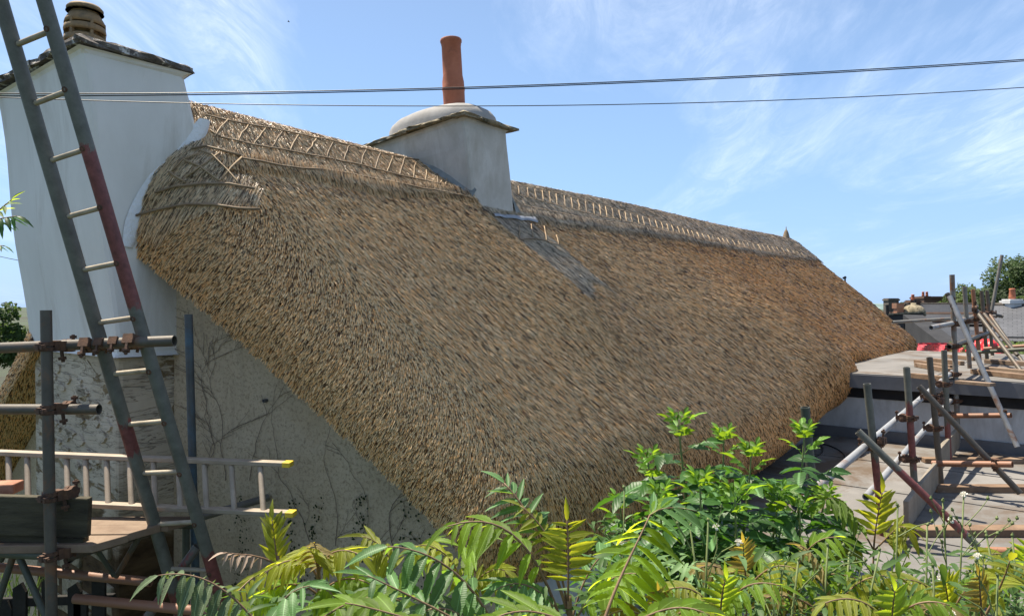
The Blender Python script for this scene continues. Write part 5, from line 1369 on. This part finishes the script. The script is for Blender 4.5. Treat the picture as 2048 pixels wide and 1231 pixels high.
# 4 the large dark frond, centre left
e = sumac(foot(1010, 1.55), 'sapling whose broad dark drooping leaflets show pale halves, centre left', FP(None, [(1060, 1500), (1040, 1400), (1005, 1290)], 1.55))
frond(e, FP(None, [(1005, 1290), (960, 1170), (880, 1095), (775, 1092)], 1.55, 1.46), 8, .115, 'deep', droop=.62, fwd=.2, start=.22, seed=20, rad=.004)
frond(e, FP(None, [(1005, 1290), (900, 1230), (800, 1180), (735, 1150)], 1.45, 1.36), 7, .085, 'deep', droop=.5, fwd=.4, start=.3, seed=21)
frond(e, FP(None, [(1005, 1290), (850, 1250), (760, 1215), (690, 1205)], 1.35, 1.25), 7, .095, 'bright', droop=.35, start=.25, seed=22)
frond(e, FP(None, [(1000, 1290), (930, 1240), (900, 1190), (830, 1230)], 1.5, 1.4), 6, .09, 'grey', droop=.5, seed=23)
# 5 the central sapling: tall frond, long arch, young upright leaf
e = sumac(foot(1150, 1.85), 'tallest sapling in the middle with an arching frond of hanging bright leaflets', FP(None, [(1160, 1480), (1145, 1330), (1138, 1190)], 1.85), rad=.013)
frond(e, FP(None, [(1138, 1230), (1090, 1080), (1060, 1020), (1008, 965)], 1.85, 1.95), 8, .095, 'deep', droop=.25, fwd=.6, start=.38, seed=30, rad=.005)
frond(e, FP(None, [(1138, 1290), (1075, 1080), (1010, 1015), (895, 1052)], 1.8, 1.7), 9, .105, 'bright', droop=.62, fwd=.55, start=.30, seed=31, rad=.005)
frond(e, FP(None, [(1136, 1200), (1138, 1120), (1134, 1040)], 1.8, 1.8), 10, .075, 'yellow', droop=.15, fwd=.15, start=.25, seed=32, up=(0, -1, .25))
frond(e, FP(None, [(1138, 1230), (1120, 1110), (1095, 1050), (1040, 1010)], 1.86, 1.9), 8, .065, 'yellow', droop=.5, start=.4, seed=33)
frond(e, FP(None, [(1140, 1260), (1180, 1180), (1230, 1130), (1290, 1150)], 1.8, 1.7), 8, .10, 'bright', droop=.45, seed=34)
frond(e, FP(None, [(1140, 1280), (1110, 1190), (1050, 1140), (990, 1180)], 1.78, 1.66), 8, .11, 'deep', droop=.6, seed=35)
frond(e, FP(None, [(1140, 1260), (1160, 1150), (1200, 1090), (1260, 1080)], 1.95, 2.0), 7, .09, 'deep', droop=.5, seed=36)
# 6 the right-hand leaning frond
e = sumac(foot(1190, 1.4), 'sapling leaning right with a splayed top of large bright green leaflets', FP(None, [(1170, 1480), (1180, 1360), (1200, 1260)], 1.4))
frond(e, FP(None, [(1200, 1270), (1230, 1160), (1275, 1090), (1300, 1028)], 1.4, 1.5), 9, .13, 'bright', droop=.75, fwd=.2, start=.22, seed=40, rad=.0042)
frond(e, FP(None, [(1300, 1030), (1320, 1012), (1350, 1010), (1395, 1022)], 1.5, 1.52), 4, .09, 'deep', droop=.35, fwd=.8, start=.0, seed=41, rad=.002)
frond(e, FP(None, [(1210, 1290), (1280, 1230), (1350, 1190), (1420, 1230)], 1.4, 1.3), 7, .10, 'bright', droop=.4, seed=42)
frond(e, FP(None, [(1190, 1280), (1120, 1230), (1050, 1200), (980, 1240)], 1.35, 1.25), 7, .10, 'bright', droop=.4, seed=43)
# 7 yellow fronds round the right foreground
specs = [
 (1735, 2.6, 'yellow', [[(1748,1090),(1752,1040),(1764,985)], [(1748,1100),(1700,1010),(1672,985),(1650,1000)], [(1748,1100),(1790,1060),(1800,1040),(1815,1060)], [(1745,1110),(1700,1080),(1660,1075),(1620,1100)]], 'tall yellow-fronded sapling in front of the red-banded scaffold pole'),
 (1560, 2.1, 'bright', [[(1570,1240),(1575,1140),(1620,1060),(1680,1075)], [(1570,1240),(1530,1160),(1490,1130),(1440,1150)], [(1570,1230),(1600,1150),(1660,1130),(1720,1160)], [(1570,1240),(1560,1170),(1540,1120),(1500,1105)]], 'low bright sapling in front of the elder bush'),
 (1640, 1.9, 'bronze', [[(1660,1240),(1655,1160),(1640,1110),(1600,1090)], [(1660,1240),(1690,1180),(1720,1150),(1770,1150)], [(1655,1240),(1610,1190),(1560,1180),(1520,1200)]], 'bronze-tipped sapling low in the right foreground'),
 (1490, 2.0, 'bronze', [[(1492,1160),(1488,1120),(1486,1085)], [(1492,1180),(1530,1130),(1560,1120),(1600,1140)], [(1492,1180),(1450,1130),(1420,1120),(1390,1140)]], 'small bronze shoot standing just under the elder bush'),
 (1900, 1.9, 'yellow', [[(1900,1240),(1880,1180),(1840,1150),(1790,1160)], [(1900,1240),(1920,1180),(1950,1150),(2000,1160)], [(1900,1240),(1895,1190),(1890,1160)], [(1900,1250),(1840,1220),(1800,1200),(1750,1220)]], 'yellow sapling low between the weeds at the right'),
 (1965, 1.7, 'bronze', [[(1965,1240),(1960,1190),(1958,1150)], [(1965,1240),(2000,1180),(2010,1150),(2020,1120)], [(1965,1250),(1920,1210),(1890,1200),(1850,1220)]], 'rust-coloured sapling at the lower right corner'),
 (2020, 2.4, 'yellow', [[(2040,1160),(2030,1110),(2000,1100),(1975,1110)], [(2040,1160),(2050,1110),(2070,1090)], [(2040,1170),(2010,1140),(1990,1140),(1960,1160)]], 'yellow sapling at the right edge beside seeding weeds'),
 (1310, 1.5, 'bronze', [[(1320,1260),(1318,1215),(1316,1180)], [(1320,1260),(1360,1215),(1390,1205),(1430,1220)], [(1320,1260),(1280,1220),(1250,1210),(1215,1230)]], 'bronze shoot at the bottom edge in the middle'),
 (1440, 1.6, 'bright', [[(1440,1260),(1450,1190),(1490,1150),(1560,1170)], [(1440,1260),(1420,1190),(1380,1160),(1330,1180)], [(1440,1260),(1440,1200),(1450,1160)]], 'bright sapling at the bottom edge, right of the middle'),
 (1780, 1.6, 'bright', [[(1780,1260),(1800,1210),(1850,1190),(1900,1210)], [(1780,1260),(1750,1200),(1700,1185),(1650,1205)], [(1780,1260),(1785,1215),(1790,1180)]], 'bright sapling at the bottom edge, in the right foreground'),
 (880, 2.2, 'yellow', [[(930,1200),(920,1120),(880,1085),(835,1090)], [(930,1200),(925,1140),(940,1090),(960,1075)], [(930,1200),(950,1150),(985,1130),(1010,1140)]], 'small yellow sapling behind the broad dark frond'),
 (760, 2.3, 'yellow', [[(790,1180),(790,1110),(760,1080),(725,1072)], [(790,1180),(810,1120),(830,1095),(870,1080)]], 'small sapling with yellow leaf tips left of the broad dark frond'),
]
for k, (px, d, kd, frs, lab) in enumerate(specs):
    b0q = frs[0][0]
    e = sumac(foot(px, d), lab, FP(None, [(px, 1560), (px, 1380), b0q], d), rad=.007)
    for j, q in enumerate(frs):
        kk_ = kd if (j != 1 or kd == 'bronze' and j == 0) else {'bronze': 'yellow', 'yellow': 'bright', 'bright': 'yellow'}[kd]
        frond(e, FP(None, q, d, d - .08), 8, .045 * d * (.95 if len(q) > 3 else .75) * (.75 if kk_ == 'bronze' else 1), kk_, droop=.45 if len(q) > 3 else -.1, fwd=.45, start=.2, seed=100 + k * 9 + j, up=None if len(q) > 3 else (0, -1, .3))
# twig of leaves at the left edge
e = empty('leafy_twig', P(-30, 430, 2.3), 'leafy twig poking in at the left edge before the white chimney', 'twig')
frond(e, FP(None, [(-60, 480), (-20, 430), (10, 412), (24, 398)], 2.3, 2.3), 4, .062, 'bright', droop=.35, fwd=.6, seed=201, start=.3)
frond(e, FP(None, [(-60, 470), (-30, 440), (0, 436), (34, 432)], 2.25, 2.25), 5, .068, 'elder', droop=.9, fwd=.5, seed=202, start=.4)
frond(e, FP(None, [(-60, 500), (-30, 490), (-10, 488), (8, 492)], 2.4, 2.4), 4, .05, 'elder', droop=.6, seed=203)
b = MB(); b.rings([P(-60, 380, 2.3), P(-60, 470, 2.3), P(-60, 560, 2.3), foot(-90, 2.3)], [.004, .006, .008, .012], 6); b.obj('stem', MT['stem_r'], e)

# elder bush: upright stems with opposite compound leaves
def compound_mesh(kind, seed, size):
    r = random.Random(seed); b = MB(); lm = leaflet_mesh('tmp', LM[kind], .46, .3, .22, True, 9)
    def put(p, y, s):
        M_ = frame_mat(Vector(p), Vector(y), Vector((r.gauss(0, .25), r.gauss(0, .2), 1)), s); b.add([M_ @ v_.co for v_ in lm.vertices], [tuple(f.vertices) for f in lm.polygons])
    b.rings([(0, 0, 0), (0, .5, .04), (0, .98, -.02)], [.012, .010, .006], 4, cap=False)
    for t in (.42, .74):
        for s in (-1, 1): put((0, t, .03), (s * .9, .55, -.12 + r.gauss(0, .1)), .62 * r.uniform(.85, 1.1))
    put((0, .95, -.02), (0, 1, -.25), .72)
    me_ = b.mesh('leaf', LM[kind], smooth=True); bpy.data.meshes.remove(lm); return me_
EL = {k: [compound_mesh(k, s, 1) for s in range(4)] for k in ('elder', 'elder_y')}
elder = empty('elder_bush', foot(1420, 2.8), 'dark green elder bush with bright growing tips before the thatch eave', 'bush')
r = random.Random(9)
for (x0, y0, x1, y1, d, n) in ((1395,1180,1358,838,2.7,9), (1440,1180,1447,868,2.8,8), (1470,1180,1502,900,2.6,8), (1360,1180,1296,912,2.75,7), (1580,1180,1608,862,2.65,8), (1520,1180,1555,985,2.5,7),
                         (1300,1180,1240,1000,2.9,6), (1540,1180,1650,985,2.75,6), (1420,1200,1400,960,2.4,8), (1480,1200,1470,985,2.35,7), (1340,1200,1320,985,2.5,6), (1600,1190,1600,1010,2.45,5)):
    pts = [P(x0, y0 + 250, d), P(x0, y0 - 60, d), P(x1 + (x0 - x1) * .15, y1 + 120, d), P(x1, y1 + 12, d)]
    path = [bez(pts, i / 12) for i in range(13)]
    b = MB(); b.rings(path, [.009 * (1 - .7 * i / 12) for i in range(13)], 6); b.obj('stem', MT['stem'], elder, smooth=True)
    for i in range(n):
        t = .40 + .60 * (i + .6) / n; p = bez(pts, t); top = (i >= n - 2)
        an = i * 1.57 + r.uniform(-.4, .4)
        for s in (0, PI):
            dr = Vector((math.cos(an + s), math.sin(an + s) * .9, .25 if not top else 1.0)); sc_ = (.155 if not top else .085) * r.uniform(.85, 1.15) * (1.12 - .30 * t)
            if i == 0 or not top: dr.z = r.uniform(-.1, .4)
            o = link('leaf', EL['elder_y' if t > .84 else 'elder'][r.randrange(4)], elder); o.matrix_basis = frame_mat(p, dr, Vector((0, 0, 1)) + dr * -.2, sc_)
    for s in range(4):
        dr = Vector((math.cos(s * 1.57 + .6), math.sin(s * 1.57 + .6), 1.5)); o = link('leaf', EL['elder_y'][s], elder); o.matrix_basis = frame_mat(pts[3], dr, Vector((0, -.3, 1)), .055)

# seeding sow-thistles and other tall weeds
bud_me = MB(); bud_me.lathe((0, 0, 0), [(.15, -.1), (.42, .12), (.46, .4), (.30, .72), (.16, .95), (.22, 1.05)], 8); ME_BUD = bud_me.mesh('bud', MT['stem'], smooth=True)
hb_ = MB(); r = random.Random(5)
hb_.lathe((0, 0, -.2), [(.1, -.45), (.3, -.3), (.33, 0), (.2, .12)], 8)
for k in range(70):
    v_ = Vector((r.gauss(0, 1), r.gauss(0, 1), abs(r.gauss(0, 1)) * .8)).normalized(); s = Vector((r.gauss(0, 1), r.gauss(0, 1), r.gauss(0, 1))).normalized() * .09
    hb_.add([Vector((0, 0, 0)) + s * .3, v_ * .75 + Vector((0, 0, .05)) + s, v_ * .78 - s], [(0, 1, 2)])
fl = pmat('thistle_fluff', (.72, .68, .58), (.82, .79, .70), 20, .9, bump=0); ME_HEAD = hb_.mesh('seed_head', fl)
wl_me = [leaflet_mesh('leaf', LM['weed'], w_, .3, dr_, True, 11) for w_, dr_ in ((.20, .5), (.26, .3), (.16, .8))]
def weed(px, d, top, seed, label, lean=0):
    r = random.Random(seed); f0 = foot(px, d); e = empty('sow_thistle', f0, label, 'weed', 'seeding weeds in the right foreground')
    tp = P(px + lean, top, d); bx = r.gauss(0, .05); path = [f0.lerp(tp, i / 8) + Vector((r.gauss(0, .006) + bx * math.sin(PI * i / 8), r.gauss(0, .006), 0)) for i in range(9)]
    b = MB(); b.rings(path, [.006 * (1 - .6 * i / 8) for i in range(9)], 6)
    tips = [path[-1]]
    for k in range(r.randint(3, 6)):
        t = r.uniform(.78, .97); p = f0.lerp(tp, t) + Vector((bx * math.sin(PI * t), 0, 0)); q = p + Vector((r.gauss(0, .05), r.gauss(0, .04), r.uniform(.04, .13))); b.rings([p, p.lerp(q, .5) + Vector((r.gauss(0, .008), 0, .01)), q], [.0022, .0018, .0014], 4, cap=False); tips.append(q)
        for m_ in range(r.randint(0, 2)):
            q2 = q + Vector((r.gauss(0, .025), r.gauss(0, .02), r.uniform(.0, .045))); b.rings([p.lerp(q, .7), q2], [.0014, .001], 4, cap=False); tips.append(q2)
    b.obj('stem', MT['stem'], e, smooth=True)
    for q in tips:
        head = r.random() < .13; o = link('seed_head' if head else 'bud', ME_HEAD if head else ME_BUD, e)
        s = .014 if head else .010; o.matrix_basis = Matrix.Translation(q) @ Matrix.Rotation(r.uniform(-.5, .5), 4, 'X') @ Matrix.Rotation(r.uniform(-.5, .5), 4, 'Y') @ Matrix.Scale(s * d / 2, 4)
    for k in range(r.randint(7, 11)):
        t = .45 + .48 * k / 10; p = f0.lerp(tp, t) + Vector((bx * math.sin(PI * t), 0, 0)); an = k * 2.4 + r.random()
        o = link('leaf', wl_me[r.randrange(3)], e); o.matrix_basis = frame_mat(p, Vector((math.cos(an), math.sin(an), r.uniform(.1, .9))), Vector((0, 0, 1)), r.uniform(.08, .16) * (1.25 - .6 * t))
wd_ = [(1800,2.2,1010,'leafy weed with a pointed tuft right of the yellow-fronded sapling',0), (1935,2.3,990,'tallest weed, its branching buds standing against the pale battens',0), (1890,2.2,1000,'weed with a loose bunch of green buds at the end of the red brace',-8), (1975,2.0,1075,'weed with a flat white seed head in front of the pinkish batten',0),
       (2022,2.0,1075,'dark budding weed beside the right edge',6), (1845,2.1,1050,'broad-leaved weed with white fluff below the red brace',0), (1700,1.9,1110,'weed with two white seed heads in the right foreground',4), (1660,1.8,1090,'slender weed with pale tips left of the two white seed heads',-4),
       (1390,1.9,1050,'slender weed stem in front of the elder, furthest left',-6), (1425,1.7,1040,'weed stem leaning before the middle of the elder bush',-10), (1250,2.6,975,'weed with a white fluff head at the left foot of the elder bush',0), (1870,1.7,1130,'short weed with fluff between the yellow saplings',0), (1590,1.7,1120,'weed with small buds below the elder bush',0),
       (1755,1.8,1100,'weed with a drooping bud spray below the yellow-fronded sapling',0), (1940,1.7,1120,'short weed bristling with buds near the lower right corner',0), (2000,1.6,1150,'low weed in the lower right corner',0), (1525,1.7,1140,'low weed at the bottom edge under the elder bush',0)]
for k, (px, d, top, lab, ln) in enumerate(wd_): weed(px, d, top, 300 + k, lab, ln)
# undergrowth that fills the bank
b = MB(); r = random.Random(17); lms = wl_me[:2]
def scatter(n, x0, x1, y0, y1, d0, d1, s0, s1):
    for k in range(n):
        x = r.uniform(x0, x1); d = r.uniform(d0, d1); y = lerp(y0, y1, r.random() ** .7) ; p = P(x, y, d)
        if p.z < ground_z(p.x, p.y): continue
        dr = Vector((r.gauss(0, 1), r.gauss(0, 1), r.gauss(.15, .5))); M_ = frame_mat(p, dr, Vector((r.gauss(0, .3), r.gauss(0, .3) - .2, 1)), r.uniform(s0, s1))
        me_ = lms[r.randrange(2)]; b.add([M_ @ v_.co for v_ in me_.vertices], [tuple(f.vertices) for f in me_.polygons])
scatter(2600, 1180, 2120, 1095, 1330, 1.7, 2.6, .03, .075)
scatter(800, 400, 1200, 1165, 1350, 1.7, 2.5, .035, .085)
scatter(500, 1180, 1720, 1030, 1130, 2.6, 3.1, .04, .08)
o = b.obj('undergrowth', LM['weed'], smooth=True); props(o, 'mixed green undergrowth filling the bank under the saplings', 'undergrowth', kind='stuff')
b = MB(); r = random.Random(23)
for k in range(130):
    x = r.choice((r.uniform(0, 90), r.uniform(1200, 2048))); d = r.uniform(1.9, 2.5) if x > 100 else 4.2
    p = P(x, r.uniform(1180, 1280), d); q = p + Vector((r.gauss(0, .06), r.gauss(0, .05), r.uniform(.08, .22))); m_ = p.lerp(q, .5) + Vector((0, 0, .03)); w = Vector((.0025, 0, 0))
    q = q + Vector((r.gauss(0, .05), 0, -.02)); b.add([p - w, p + w, m_ + w, m_ - w, q], [(0, 1, 2, 3), (3, 2, 4)])
o = b.obj('grass', LM['weed']); props(o, 'thin grass blades among the weeds and under the platform', 'grass', kind='stuff')
